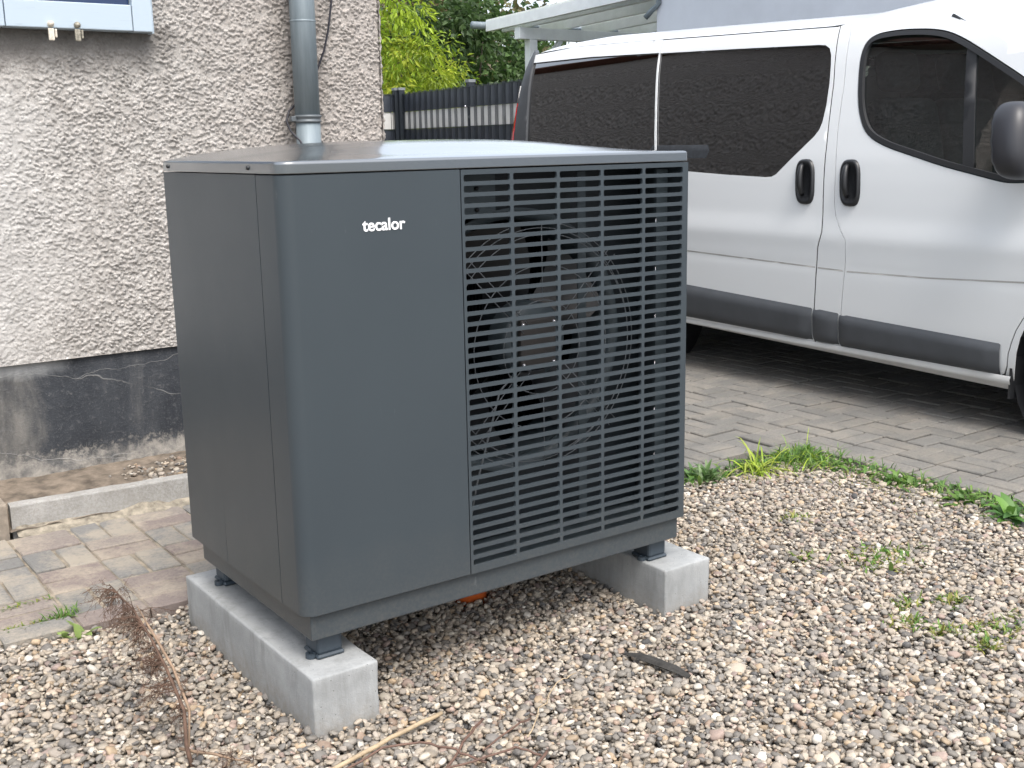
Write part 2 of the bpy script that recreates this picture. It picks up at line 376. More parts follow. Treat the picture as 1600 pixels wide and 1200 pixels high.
# ---- pavers: basket weave, 20 x 10 cm stones
P = .192; PX0 = -.08; PY0 = 1.31 - .192 * 2
def brick_mesh(name, lx, ly, mat, seed, bev=.004):
    bm = bmesh.new(); add_box(bm, (-lx / 2, -ly / 2, -.06), (lx / 2, ly / 2, 0), bev, 1)
    rr = random.Random(seed)
    for v in bm.verts: v.co += Vector((rr.uniform(-1, 1) * .0015, rr.uniform(-1, 1) * .0015, rr.uniform(-1, 1) * .0008))
    me = bpy.data.meshes.new(name); bmesh.ops.recalc_face_normals(bm, faces=bm.faces); bm.to_mesh(me); bm.free()
    me.materials.append(M[mat]); return me
G = .0085
bm_m = {}
for mt in ('pav_grey', 'pav_red', 'pav_drive'):
    for hor in (0, 1):
        for k in range(3):
            lx, ly = (P - G, P / 2 - G) if hor else (P / 2 - G, P - G)
            bm_m[mt, hor, k] = brick_mesh('paver', lx, ly, mt, hash((mt, hor, k)) % 999 + k)
path = tag(sheet('footpath', -3.2, 1.40, .85, 1.70, .0115, 'pathbed'), kind='structure')
bm = bmesh.new(); bm.from_mesh(path.data); bm.faces.new([bm.verts.new(v) for v in ((-3.2, .852, .0115), (-3.2, .852, -.06), (1.4, .852, -.06), (1.4, .852, .0115))]); bm.to_mesh(path.data); bm.free()
drive = sheet('driveway', 1.40, 8.0, .85, 9.0, -.012, 'joint')
# the driveway continues towards the street on the right of the gravel
dv = [(2.60, -6, -.012), (8, -6, -.012), (8, .85, -.012), (2.60, .85, -.012)]
me = drive.data; bm = bmesh.new(); bm.from_mesh(me); vs = [bm.verts.new(v) for v in dv]; bm.faces.new(vs); bm.to_mesh(me); bm.free()
tag(drive, kind='structure')
bricks = []
for j in range(-22, 40):
    for i in range(-17, 32):
        hor = (i + j) % 2 == 0
        for q in range(2):
            if hor: cx, cy = PX0 + (i + .5) * P, PY0 + j * P + (q + .5) * P / 2
            else: cx, cy = PX0 + i * P + (q + .5) * P / 2, PY0 + (j + .5) * P
            bricks.append((cx, cy, hor, i, j))
cpos = Vector((-0.964, -2.156, 1.255)); Rinv = cam.rotation_euler.to_matrix().transposed()
def pix(p):
    q = Rinv @ (Vector(p) - cpos)
    if q.z > -.1: return (-9999, -9999, -1)
    return (800 + 1785 * q.x / -q.z, 600 - 1785 * q.y / -q.z, -q.z)
pathb, driveb = [], []
for (cx, cy, hor, i, j) in bricks:
    if cx < 1.40 and cy > 1.70: continue
    if cx < 2.61 and cy < .86 - (.035 if hor else -.01): continue
    if cy < .84 and cx < 2.63: continue
    if cx < 1.42: pathb.append((cx, cy, hor, i, j))
    else: driveb.append((cx, cy, hor, i, j))
def put_brick(b, parent, mt, name='paver', z0=.02):
    cx, cy, hor, i, j = b
    o = bpy.data.objects.new(name, bm_m[mt, int(hor), random.randrange(3)]); COL.objects.link(o); o.parent = parent
    o.location = (cx + random.gauss(0, .0012), cy + random.gauss(0, .0012), z0 + random.gauss(0, .0018))
    o.rotation_euler = (random.gauss(0, .008), random.gauss(0, .008), random.gauss(0, .006)); return o
def split(bl, near, parent, mtf, z0):
    def size(b):
        u, v, d = pix((b[0], b[1], .02)); return (d if (-60 < u < 1660 and 440 < v < 1250) else d + 100) if d > 0 else 500
    bl = sorted(bl, key=size); 
    for b in bl[:near]: put_brick(b, parent, mtf(b), z0=z0)
    A = {}
    for b in bl[near:]:
        cx, cy, hor, i, j = b; me = bm_m[mtf(b), int(hor), (i * 7 + j * 3) % 3]; a = A.setdefault(mtf(b), Acc()); dz = z0 + random.gauss(0, .0015)
        a.add(([v.co + Vector((cx, cy, dz)) for v in me.vertices], [tuple(p.vertices) for p in me.polygons]))
    for mt, a in A.items():
        o = a.make('far_pavers', mt, parent); tag(o, kind='stuff')
pathb += [(PX0 + (i + .5) * P, PY0 - P / 4, True, i, -1) for i in range(-16, 8) if (i - 1) % 2]
split(pathb, 150, path, lambda b: 'pav_red' if (b[2] and (b[0] > -.33 or (b[3] + b[4]) % 3)) else 'pav_grey', .018)
split(driveb, 290, drive, lambda b: 'pav_drive', .016)

# ---- pebbles
src = bpy.data.collections.new('pebble_shapes')
for k in range(12):
    bm = bmesh.new(); bmesh.ops.create_icosphere(bm, subdivisions=2, radius=.5); rr = random.Random(100 + k)
    f = Vector((1, rr.uniform(.58, .86), rr.uniform(.34, .58))); off = Vector((rr.uniform(0, 50),) * 3)
    for v in bm.verts:
        n = v.co.normalized(); r = 1 + .36 * mnoise.noise(n * 1.25 + off) + .16 * mnoise.noise(n * 2.6 + off * 2)
        # flatten towards a superellipsoid so that stones are not eggs
        c = Vector([math.copysign(abs(a) ** .80, a) for a in n]) * r * .5
        v.co = Vector((c.x * f.x, c.y * f.y, c.z * f.z))
    me = bpy.data.meshes.new('pebble'); bm.to_mesh(me); bm.free(); me.polygons.foreach_set('use_smooth', [True] * len(me.polygons)); me.materials.append(M['pebble'])
    po = bpy.data.objects.new('pebble', me); src.objects.link(po)
PAL = np.array([(.60, .55, .47), (.52, .46, .385), (.41, .36, .30), (.34, .315, .285), (.27, .255, .24), (.20, .19, .183), (.13, .13, .135), (.68, .65, .60),
                (.49, .38, .265), (.37, .275, .215), (.31, .245, .225), (.57, .49, .40), (.235, .22, .20), (.075, .077, .085), (.46, .41, .36), (.43, .33, .29)])
PW = np.array([10, 13, 15, 13, 10, 6, 2.5, 5, 6, 4, 2.5, 10, 11, .8, 11, 2.]); PW /= PW.sum()
PAL = PAL * np.array([1.03, 1.0, .95]); PAL = PAL + (np.array([.33, .305, .265]) - PAL) * .08
def scatter(name, mask, x0, x1, y0, y1, dens, zf, label=None, size=(.0178, .0066)):
    layers = []
    for li, (dn, dz, sc) in enumerate(((dens * .72, -.011, 1.0), (dens * .5, .0, 1.0), (dens * .18, .008, .85), (dens * .25, .004, .5))):
        s = 1 / math.sqrt(dn); gx, gy = np.meshgrid(np.arange(x0, x1, s), np.arange(y0, y1, s))
        p = np.stack([gx.ravel(), gy.ravel()], 1) + RNG.uniform(-.5, .5, (gx.size, 2)) * s * 1.1
        keep = [mask(a, b) for a, b in p]; p = p[keep]
        layers.append((p, dz, sc))
    pts, rot, scl, idx, colr = [], [], [], [], []
    for p, dz, sc in layers:
        n = len(p)
        L = np.clip(RNG.normal(size[0], size[1], n), .011, .046) * sc
        z = np.array([zf(a, b) for a, b in p]) + dz + RNG.normal(0, .0018, n)
        pts.append(np.c_[p, z]); rot.append(np.c_[RNG.normal(0, .30, n), RNG.normal(0, .30, n), RNG.uniform(0, 6.28, n)])
        scl.append(np.c_[L, L * RNG.uniform(.85, 1.2, n), L * RNG.uniform(.85, 1.25, n)]); idx.append(RNG.integers(0, 12, n))
        c = PAL[RNG.choice(len(PAL), n, p=PW)] * RNG.uniform(.56, .90, (n, 1)); colr.append(np.c_[c, np.ones(n)])
    pts, rot, scl, idx, colr = (np.concatenate(a) for a in (pts, rot, scl, idx, colr))
    me = bpy.data.meshes.new(name); me.from_pydata(pts.tolist(), [], [])
    def attr(nm, ty, data, key):
        a = me.attributes.new(nm, ty, 'POINT'); a.data.foreach_set(key, np.ascontiguousarray(data, np.float32 if ty != 'INT' else np.int32).ravel())
    attr('prot', 'FLOAT_VECTOR', rot, 'vector'); attr('pscl', 'FLOAT_VECTOR', scl, 'vector'); attr('pidx', 'INT', idx, 'value'); attr('pcol', 'FLOAT_COLOR', colr, 'color')
    o = bpy.data.objects.new(name, me); COL.objects.link(o); tag(o, kind='stuff')
    if label: tag(o, label, 'gravel')
    md = o.modifiers.new('pebbles', 'NODES'); md.node_group = PG
    print(name, len(pts)); return o
PG = bpy.data.node_groups.new('pebble_scatter', 'GeometryNodeTree')
PG.interface.new_socket('Geometry', in_out='INPUT', socket_type='NodeSocketGeometry'); PG.interface.new_socket('Geometry', in_out='OUTPUT', socket_type='NodeSocketGeometry')
def gn(k, **kw):
    x = PG.nodes.new(k)
    for a, v in kw.items(): setattr(x, a, v)
    return x
gi = gn('NodeGroupInput'); go = gn('NodeGroupOutput'); ip = gn('GeometryNodeInstanceOnPoints'); ci = gn('GeometryNodeCollectionInfo')
ci.inputs['Collection'].default_value = src; ci.inputs['Separate Children'].default_value = True; ci.inputs['Reset Children'].default_value = True
def named(nm, ty):
    x = gn('GeometryNodeInputNamedAttribute', data_type=ty); x.inputs['Name'].default_value = nm; return x.outputs['Attribute']
ip.inputs['Pick Instance'].default_value = True; Lk = PG.links.new
Lk(gi.outputs[0], ip.inputs['Points']); Lk(ci.outputs[0], ip.inputs['Instance']); Lk(named('pidx', 'INT'), ip.inputs['Instance Index'])
er = gn('FunctionNodeEulerToRotation'); Lk(named('prot', 'FLOAT_VECTOR'), er.inputs[0]); Lk(er.outputs[0], ip.inputs['Rotation'])
Lk(named('pscl', 'FLOAT_VECTOR'), ip.inputs['Scale']); Lk(ip.outputs[0], go.inputs[0])
BLK = [(-.012, .148, -.046, .728), (1.020, 1.184, -.042, .728)]
def gmask(x, y):
    for a, b, c, d in BLK:
        if a + .003 < x < b - .003 and c + .003 < y < d - .003: return False
    if (x - .70) ** 2 + (y - .43) ** 2 < .062 ** 2: return False
    if y > .826 + .010 * mnoise.noise((x * 3, 0, 0)): return False
    # thinning at the weedy edge of the drive
    if x > 2.47 + .05 * mnoise.noise((0, y * 3, 5)) and random.random() < .75: return False
    return True
scatter('gravel', gmask, GX0 + .02, GX1 - .02, GY0 + .02, GY1, 7200, gz, 'mixed beige and grey river pebbles round the heat pump')

# ================================================================== HEAT PUMP
Z0 = .25; Wd, Dp, Hh, SP, S1 = 1.1255, .6832, .95, .4316, .1173
hp = empty('heat_pump', (0.56, .34, .13))
tag(hp, 'large dark grey air source heat pump with louvred fan grille on two concrete blocks', 'heat pump')
def hpb(name, lo, hi, mat, bev=0., seg=2, parent=hp): return box(name, (lo[0], lo[1], lo[2] + Z0), (hi[0], hi[1], hi[2] + Z0), mat, parent, bev, seg)
def sweep(name, path, z0, z1, mat, parent, thick=.010, bev=.0015, smooth=True):
    """vertical folded sheet: plan path (list of xy, outside on the right hand side of travel is -normal)"""
    pts = [Vector((a, b)) for a, b in path]; inn = []
    for i, p in enumerate(pts):
        d = (pts[min(i + 1, len(pts) - 1)] - pts[max(i - 1, 0)]).normalized(); nrm = Vector((-d.y, d.x)); inn.append(p + nrm * thick)
    V, F = [], []; n = len(pts)
    zz = [z0, z0 + bev, z1 - bev, z1]; of = [bev, 0, 0, bev]
    for z, o_ in zip(zz, of):
        for i, p in enumerate(pts):
            q = p + (inn[i] - p).normalized() * o_; V.append((q.x, q.y, z + Z0))
    for r in range(3):
        for i in range(n - 1): F.append((r * n + i, r * n + i + 1, (r + 1) * n + i + 1, (r + 1) * n + i))
    k = len(V)
    for z in (z0, z1):
        for q in inn: V.append((q.x, q.y, z + Z0))
    for i in range(n - 1):
        F.append((k + i + 1, k + i, k + n + i, k + n + i + 1)); F.append((i + 1, i, k + i, k + i + 1)); F.append((3 * n + i, 3 * n + i + 1, k + n + i + 1, k + n + i))
    F.append((0, n, 2 * n, 3 * n, k + n, k)); F.append((n - 1, k + n - 1, k + 2 * n - 1, 4 * n - 1, 3 * n - 1, 2 * n - 1))
    o = obj(name, V, F, mat, parent); 
    bm = bmesh.new(); bm.from_mesh(o.data); bmesh.ops.recalc_face_normals(bm, faces=bm.faces)
    for f in bm.faces: f.smooth = True
    for e in bm.edges:
        if len(e.link_faces) == 2 and e.calc_face_angle() > rad(25): e.smooth = False
    bm.to_mesh(o.data); bm.free(); return o
R0 = .034
arc = [(R0 - R0 * math.cos(a), R0 - R0 * math.sin(a)) for a in [math.pi / 2 * k / 12 for k in range(13)]]
sweep('front_panel', [(0, S1 - .0015)] + arc + [(.2, 0), (SP - .0018, 0)], 0, Hh - .002, 'paint', hp)
bm = bmesh.new(); ol = [(S1 + .0015, 0), (.4352, 0), (.4362, .169), (.4374, 0), (Dp, 0), (Dp, Hh - .002), (S1 + .0015, Hh - .002)]
f_ = [bm.verts.new((0, y, z + Z0)) for y, z in ol]; g_ = [bm.verts.new((.010, y, z + Z0)) for y, z in ol]; bm.faces.new(f_)
for i in range(len(ol)): bm.faces.new((f_[i], f_[(i + 1) % len(ol)], g_[(i + 1) % len(ol)], g_[i]))
from_bm('side_panel', bm, 'paint', hp)
sweep('side_panel', [(Wd, .012), (Wd, Dp)], 0, Hh - .002, 'paint', hp)
sweep('back_panel', [(Wd - .012, Dp), (.012, Dp)], 0, Hh - .002, 'paint', hp)
# lid: folded tray with a crowned top
def lid():
    nx, ny = 60, 40; V, F = [], []; r = .006; zt = .9755
    def top(x, y):
        a = 2 * x / Wd - 1; b = y / Dp
        cx = 1 - abs(a) ** 2.2; fy = min(1, b / .42); fy = fy * fy * (3 - 2 * fy)
        h = .036 * cx * (.12 + .88 * fy) * min(1, (b + .0) / .05 if b < .05 else 1) * min(1, (1 - b) / .03 if b > .97 else 1)
        # pressed fold running across the top
        h += .0035 * (1 / (1 + math.exp(-(b - .42) * 90))) * min(1, cx * 3)
        return h
    rc = .05
    def plan(i, j):
        x, y = Wd * i / nx, Dp * j / ny
        return x, y
    # rounded plan outline
    out = []
    def arcp(cx, cy, a0, a1, r, n=8): return [(cx + r * math.cos(a0 + (a1 - a0) * k / n), cy + r * math.sin(a0 + (a1 - a0) * k / n)) for k in range(n + 1)]
    rr = R0 + .002
    oc = arcp(rr - .002, rr - .002, math.pi, 1.5 * math.pi, rr) + arcp(Wd - .010, .010, 1.5 * math.pi, 2 * math.pi, .010, 4) + arcp(Wd - .01, Dp - .01, 0, .5 * math.pi, .01, 4) + arcp(.01 - .002, Dp - .01, .5 * math.pi, math.pi, .01, 4)
    # densify
    o2 = []
    for a, b in zip(oc, oc[1:] + oc[:1]):
        L = math.hypot(b[0] - a[0], b[1] - a[1]); k = max(1, int(L / .03))
        for q in range(k): o2.append((a[0] + (b[0] - a[0]) * q / k, a[1] + (b[1] - a[1]) * q / k))
    n = len(o2); c = (Wd / 2, Dp / 2)
    def ins(p, d):
        return (c[0] + (p[0] - c[0]) * (1 - d / (Wd / 2)), c[1] + (p[1] - c[1]) * (1 - d / (Dp / 2)))
    prof = [(0.010, Hh + .0005), (0., Hh + .0005), (0., Hh + .002), (0., zt - r - .001), (0., zt - r), (r * .13, zt - r * .5), (r * .5, zt - r * .13), (r, zt), (r + .0015, zt + .0003)]
    rings = []
    for d, z in prof:
        rings.append([Vector((*ins(p, d), z)) for p in o2])
    for s in (.035, .07, .12, .2, .3, .42, .55, .68, .8, .9, .97):
        ring = []
        for p in o2:
            q = ins(p, r); q = (q[0] + (c[0] - q[0]) * s, q[1] + (c[1] - q[1]) * s); ring.append(Vector((q[0], q[1], zt + top(*q))))
        rings.append(ring)
    V = [v + Vector((0, 0, Z0)) for rg in rings for v in rg]; F = []
    for k in range(len(rings) - 1):
        for i in range(n): F.append((k * n + i, k * n + (i + 1) % n, (k + 1) * n + (i + 1) % n, (k + 1) * n + i))
    V.append(Vector((c[0], c[1], zt + top(*c) + Z0))); m = (len(rings) - 1) * n
    for i in range(n): F.append((m + i, m + (i + 1) % n, len(V) - 1))
    o = obj('lid', V, F, 'lid', hp, True); return o
ld = lid()
for y in (.639, .147):
    s = lathe('screw', [(0, -.0045), (.0035, -.004), (.0048, -.0015), (.0048, .003)], 'black', hp, 10, (0 - .002, y, Z0 + .962), 'x')
# base tray, feet
hpb('base_tray', (.020, .014, -.062), (Wd - .010, Dp - .016, -.0005), 'paint', .004)
def foot(cx, cy, flip):
    bm = bmesh.new(); zb = -.12
    add_box(bm, (cx - .031, cy - .034, zb + .008 + Z0), (cx + .031, cy + .034, -.061 + Z0), .008, 2)
    add_box(bm, (cx - .034, cy - .038, zb + Z0), (cx + .034, cy + .038, zb + .010 + Z0), .004, 1)
    o = from_bm('foot', bm, 'foot', hp)
    bm = bmesh.new(); s = -1
    # ear with bolt hole
    V, F = [], []; m = 14
    for r in (.006, .013):
        for z in (zb + .001, zb + .011):
            for k in range(m):
                a = 2 * math.pi * k / m; V.append((cx + s * .038 + r * math.cos(a), cy + .012 * s + r * math.sin(a), z + Z0))
    for k in range(m):
        k2 = (k + 1) % m
        F += [(k, k2, m + k2, m + k), (2 * m + k, 3 * m + k, 3 * m + k2, 2 * m + k2), (m + k, m + k2, 3 * m + k2, 3 * m + k), (k, 2 * m + k, 2 * m + k2, k2)]
    bm.free(); obj('fixing_ear', V, F, 'foot', o)
for cx, cy in ((.075, .072), (.075, .62), (1.065, .072), (1.065, .62)): foot(cx, cy, cx > .5)
# ---- grille: 38 rows of slots in five columns; every slat is a piece of its own
cols = [(.440, .566), (.575, .701), (.7095, .835), (.844, .9695), (.9785, 1.106)]
NR = 38; ztop, zbot, hs_ = .936, .020, .0152
pitch = (ztop - zbot - hs_) / (NR - 1); gr = empty('grille', (0, 0, 0)); gr.parent = hp
def slat_outline(hu, hl, top=True, bot=True, xl=SP + .0012, xr=Wd - .0005):
    """piece between two slot rows: bar plus half of the bridges above and below"""
    r = .0042; up = []
    def side(sign, h, ext):
        p = [(xl, sign * ext)]
        for a, b in cols:
            p += [(a, sign * ext), (a, sign * (h + r))]
            p += [(a + r - r * math.cos(q), sign * (h + r - r * math.sin(q))) for q in (.4, .8, 1.2)] + [(a + r, sign * h), (b - r, sign * h)]
            p += [(b - r + r * math.sin(q), sign * (h + r - r * math.cos(q))) for q in (.4, .8, 1.2)] + [(b, sign * (h + r)), (b, sign * ext)]
        return p + [(xr, sign * ext)]
    bar = (pitch - hs_) / 2
    u = side(1, bar, pitch / 2) if top else [(xl, hu), (xr, hu)]
    l = side(-1, bar, pitch / 2) if bot else [(xl, -hl), (xr, -hl)]
    return u + l[::-1]
def extr(name, outline, y0, y1):
    bm = bmesh.new(); b = .0008
    n = len(outline); f = [bm.verts.new((x, y0, z)) for x, z in outline]; g = [bm.verts.new((x, y1, z)) for x, z in outline]
    bm.faces.new(f); 
    for i in range(n): bm.faces.new((f[i], f[(i + 1) % n], g[(i + 1) % n], g[i]))
    bmesh.ops.recalc_face_normals(bm, faces=bm.faces)
    me = bpy.data.meshes.new(name); bm.to_mesh(me); bm.free(); me.materials.append(M['paint']); return me
GY = .0005
sm = extr('slat', slat_outline(0, 0), GY, GY + .007)
# face normal must look to -y
for k in range(NR - 1):
    z = ztop - hs_ - (pitch - hs_) / 2 - k * pitch
    o = bpy.data.objects.new('slat', sm); COL.objects.link(o); o.parent = gr; o.location = (0, 0, z + Z0)
bar = (pitch - hs_) / 2
zc = ztop + bar; o = link('frame_rail', extr('frame_rail', slat_outline(Hh - .003 - zc, 0, top=False), GY, GY + .007), None, gr); o.location = (0, 0, zc + Z0)
zc = zbot - bar; o = link('frame_rail', extr('frame_rail', slat_outline(0, zc - 0.0, bot=False), GY, GY + .007), None, gr); o.location = (0, 0, zc + Z0)
# lettering
cu = bpy.data.curves.new('lettering', 'FONT'); cu.body = 'tecalor'; cu.size = 1; cu.offset = .018; cu.extrude = .012
to = bpy.data.objects.new('lettering_src', cu); COL.objects.link(to); bpy.context.view_layer.update()
dg = bpy.context.evaluated_depsgraph_get(); me = bpy.data.meshes.new_from_object(to.evaluated_get(dg)); bpy.data.objects.remove(to)
xs = [v.co.x for v in me.vertices]; ys = [v.co.y for v in me.vertices]; sxx = .104 / (max(xs) - min(xs)); syy = .0262 / (max(ys) - min(ys))
for v in me.vertices: v.co = Vector(((v.co.x - min(xs)) * sxx + .182, -v.co.z * .05 - .0008, (v.co.y - min(ys)) * syy + .8257 + Z0))
me.materials.clear(); link('lettering', me, 'white_print', hp)
# ---- inside
FC = Vector((.680, .10, .515)); FR = .303
hpb('inner_casing', (.014, .30, .004), (SP + .02, Dp - .014, Hh - .006), 'inner')
hpb('partition', (SP - .012, .013, .004), (SP + .008, .31, Hh - .006), 'inner')
hpb('seam_backing', (.013, S1 - .02, .004), (.02, S1 + .02, Hh - .006), 'inner')  # dark strips behind seam and slit, put in for shade in the gaps
hpb('seam_backing', (.013, .42, .004), (.02, .45, .3), 'inner')
# evaporator fins at the back
A = Acc()
for k in range(60): 
    x = .45 + k * .0112; A.add(([(x, .47, .012 + Z0), (x + .002, .47, .012 + Z0), (x + .002, .47, .935 + Z0), (x, .47, .935 + Z0), (x, .50, .012 + Z0), (x + .002, .50, .012 + Z0), (x + .002, .50, .935 + Z0), (x, .50, .935 + Z0)], [(0, 1, 2, 3), (1, 5, 6, 2), (4, 0, 3, 7)]))
hpb('evaporator', (SP + .01, .50, .005), (Wd - .013, Dp - .014, Hh - .006), 'inner'); A.make('fin_pack', 'inner', hp)
hpb('chamber_floor', (SP + .01, .016, -.0004), (Wd - .013, .5, .006), 'innerl')
# fan wall with round opening and flared ring
bm = bmesh.new(); n = 64; x0, x1, z0, z1 = SP + .01, Wd - .02, .01, .935; yw = .17
ring = []; sq = []
for k in range(n):
    a = 2 * math.pi * k / n; c_, s_ = math.cos(a), math.sin(a)
    ring.append(bm.verts.new((FC.x + FR * c_, yw, FC.z + Z0 + FR * s_)))
    tt = min(((x1 - FC.x) if c_ > 0 else (FC.x - x0)) / max(abs(c_), 1e-6), ((z1 - FC.z) if s_ > 0 else (FC.z - z0)) / max(abs(s_), 1e-6)); tt = max(tt, FR + .004)
    sq.append(bm.verts.new((FC.x + tt * c_, yw, FC.z + Z0 + tt * s_)))
for k in range(n): bm.faces.new((ring[k], ring[(k + 1) % n], sq[(k + 1) % n], sq[k]))
from_bm('fan_wall', bm, 'inner', hp)
lathe('fan_ring', [(FR + .03, .065), (FR + .018, .062), (FR + .004, .075), (FR, .10), (FR, .22)], 'innerl', hp, 72, (FC.x, FC.y - .02, FC.z + Z0), 'y')
fan = empty('fan', (0, 0, 0)); fan.parent = hp
lathe('hub', [(0, -.05), (.055, -.05), (.078, -.035), (.085, .0), (.085, .09)], 'inner', fan, 40, (FC.x, FC.y + .045, FC.z + Z0), 'y')
for k in range(5):
    V, F = [], []; a0 = 2 * math.pi * k / 5 + .35; nr, na = 8, 8
    for i in range(nr + 1):
        r = .075 + (FR - .085) * i / nr; wd_ = .62 + .12 * i / nr; sweepa = .28 * (i / nr) ** 2
        for j in range(na + 1):
            s = j / na - .5; a = a0 + sweepa + s * wd_; y = FC.y + .085 + s * (.10 - .03 * i / nr) + .02 * (s * s * 4 - 1) * -.5
            V.append((FC.x + r * math.cos(a), y, FC.z + Z0 + r * math.sin(a)))
    for i in range(nr):
        for j in range(na): q = i * (na + 1) + j; F.append((q, q + 1, q + na + 2, q + na + 1))
    obj('blade', V, F, 'black', fan, True)
mc = lathe('motor', [(0, -.018), (.088, -.018), (.095, -.008), (.095, .05)], 'innerl', fan, 48, (FC.x + .005, FC.y - .01, FC.z + .012 + Z0), 'y')
box('motor_cover', (FC.x - .052, FC.y - .046, FC.z - .055 + Z0), (FC.x + .056, FC.y - .029, FC.z + .07 + Z0), 'motor', fan, .006)
for dx, dz in ((-.045, -.042), (.046, -.042), (-.046, .058), (.048, .058)):
    lathe('bolt', [(0, -.006), (.004, -.005), (.005, 0)], 'bolt', fan, 10, (FC.x + dx, FC.y - .046, FC.z + dz + Z0), 'y')
box('motor_terminal', (FC.x - .05, FC.y - .035, FC.z - .085 + Z0), (FC.x + .03, FC.y - .0, FC.z - .06 + Z0), 'black', fan, .004)
gd = empty('fan_guard', (0, 0, 0)); gd.parent = hp
def gring(r, y, rw=.0013):
    pts = [(FC.x + r * math.cos(a), y, FC.z + Z0 + r * math.sin(a)) for a in [2 * math.pi * k / 72 for k in range(73)]]
    tube('guard_ring', pts, rw, 'wire', gd, 5)
gy = FC.y - .062
for r in (.302, .288, .274, .200, .115): gring(r, gy + (.016 if r > .28 else 0))
for k in range(4):
    a = math.pi / 4 + math.pi / 2 * k
    for dd in (-.012, .012):
        d = Vector((math.cos(a), 0, math.sin(a))); pr = Vector((-math.sin(a), 0, math.cos(a))) * dd; c = Vector((FC.x, gy - .003, FC.z + Z0))
        tube('guard_spoke', [c + pr + d * .07, c + pr + d * .31], .0013, 'wire', gd, 5)
for a in (math.pi / 2, -math.pi / 2):
    d = Vector((math.cos(a), 0, math.sin(a))); c = Vector((FC.x, gy - .003, FC.z + Z0)); tube('guard_spoke', [c + d * .12, c + d * .30], .0013, 'wire', gd, 5)
hpb('strut', (.842, .10, .02), (.868, .104, .93), 'innerl'); hpb('strut', (1.062, .05, .02), (1.10, .06, .93), 'innerl')
hpb('corner_bracket', (.452, .11, .83), (.60, .115, .935), 'innerl')
for z in (.85, .90): lathe('screw', [(0, -.004), (.005, -.003), (.005, .002)], 'black', hp, 10, (.545, .108, z + Z0), 'y')
for k in range(6):
    z = .16 + k * .125; tube('clip_wire', [(1.055, .045, z + Z0), (1.055, .045, z + .022 + Z0)], .0016, 'bolt', hp, 6)
# cable inside the fan chamber
tube('motor_cable', [(.47, .06, .10 + Z0), (.49, .055, .20 + Z0), (.53, .05, .33 + Z0), (.56, .05, .42 + Z0), (.62, .05, .47 + Z0), (.66, .06, .455 + Z0)], .003, 'wire', hp, 6)
fix(hp)

# ---- concrete blocks
def block(x0, x1, y0, y1, label):
    bm = bmesh.new(); add_box(bm, (0, 0, -.12), (x1 - x0, y1 - y0, .13), 0)
    bmesh.ops.subdivide_edges(bm, edges=bm.edges[:], cuts=14, use_grid_fill=True)
    bmesh.ops.recalc_face_normals(bm, faces=bm.faces)
    me = bpy.data.meshes.new('b'); sharp = [e for e in bm.edges if len(e.link_faces) == 2 and e.calc_face_angle() > 1]
    bmesh.ops.bevel(bm, geom=sharp, offset=.005, segments=2, affect='EDGES', profile=.6)
    bm.normal_update()
    for v in bm.verts:
        p = v.co * 9 + Vector((x0 * 50, 0, 0)); v.co += v.normal * (.0022 * mnoise.noise(p) + .0016 * mnoise.noise(p * 5))
    o = from_bm('concrete_block', bm, 'concrete', None, True); o.location = (x0, y0, 0)
    tag(o, label, 'concrete block', 'concrete blocks carrying the heat pump'); return o
block(*BLK[0], 'long pale concrete block under the left end of the heat pump, nearest the camera')
block(*BLK[1], 'pale concrete block under the grille end of the heat pump, beside the drive')
dp = lathe('drain_pipe', [(.050, -.05), (.050, .018), (.056, .02), (.056, .05), (.053, .053), (.048, .053), (.046, .0)], 'orange', None, 32, (0, 0, 0)); dp.location = (.70, .43, 0)
tag(dp, 'short orange drain pipe stub in the gravel below the heat pump', 'pipe')

# ================================================================== HOUSE
house = empty('house', (-1.5, 4.0, 0)); tag(house, 'old house with grey beige roughcast walls and black plinth behind the heat pump', 'house')
WY, WX = 2.1, 1.417; PT = .527; HT = 3.1
# displaced roughcast: front face (fine), corner and side face
def rough_height(nu, nv, du, seed, k=1.0):
    # thrown-on grit: overlapping grains of different size on an uneven coat
    rng = np.random.default_rng(seed); H = np.zeros((nv, nu))
    d = smoothnoise((nv, nu), .03 / du, .03 / du, rng); e = smoothnoise((nv, nu), .0016 * k / du, .0014 * k / du, rng)
    n = int(nu * nv * du * du / (.000125 * k * k)); cx = rng.uniform(0, nu, n); cy = rng.uniform(0, nv, n)
    A_ = rng.uniform(.0045, .0095, n) * k / du; B_ = A_ * rng.uniform(.5, .8, n); an = rng.normal(-.5, .55, n); hg = rng.uniform(.003, .0095, n) * k
    for q in range(n):
        R_ = int(A_[q]) + 1; i0, i1 = max(0, int(cx[q]) - R_), min(nu, int(cx[q]) + R_ + 2); j0, j1 = max(0, int(cy[q]) - R_), min(nv, int(cy[q]) + R_ + 2)
        gx = np.arange(i0, i1)[None] - cx[q]; gy = np.arange(j0, j1)[:, None] - cy[q]; c_, s_ = math.cos(an[q]), math.sin(an[q])
        r2 = ((gx * c_ + gy * s_) / A_[q]) ** 2 + ((gy * c_ - gx * s_) / B_[q]) ** 2
        np.maximum(H[j0:j1, i0:i1], hg[q] * np.sqrt(np.clip(1 - r2, 0, 1)), out=H[j0:j1, i0:i1])
    return H - .0045 * k + .0010 * d + .0006 * e
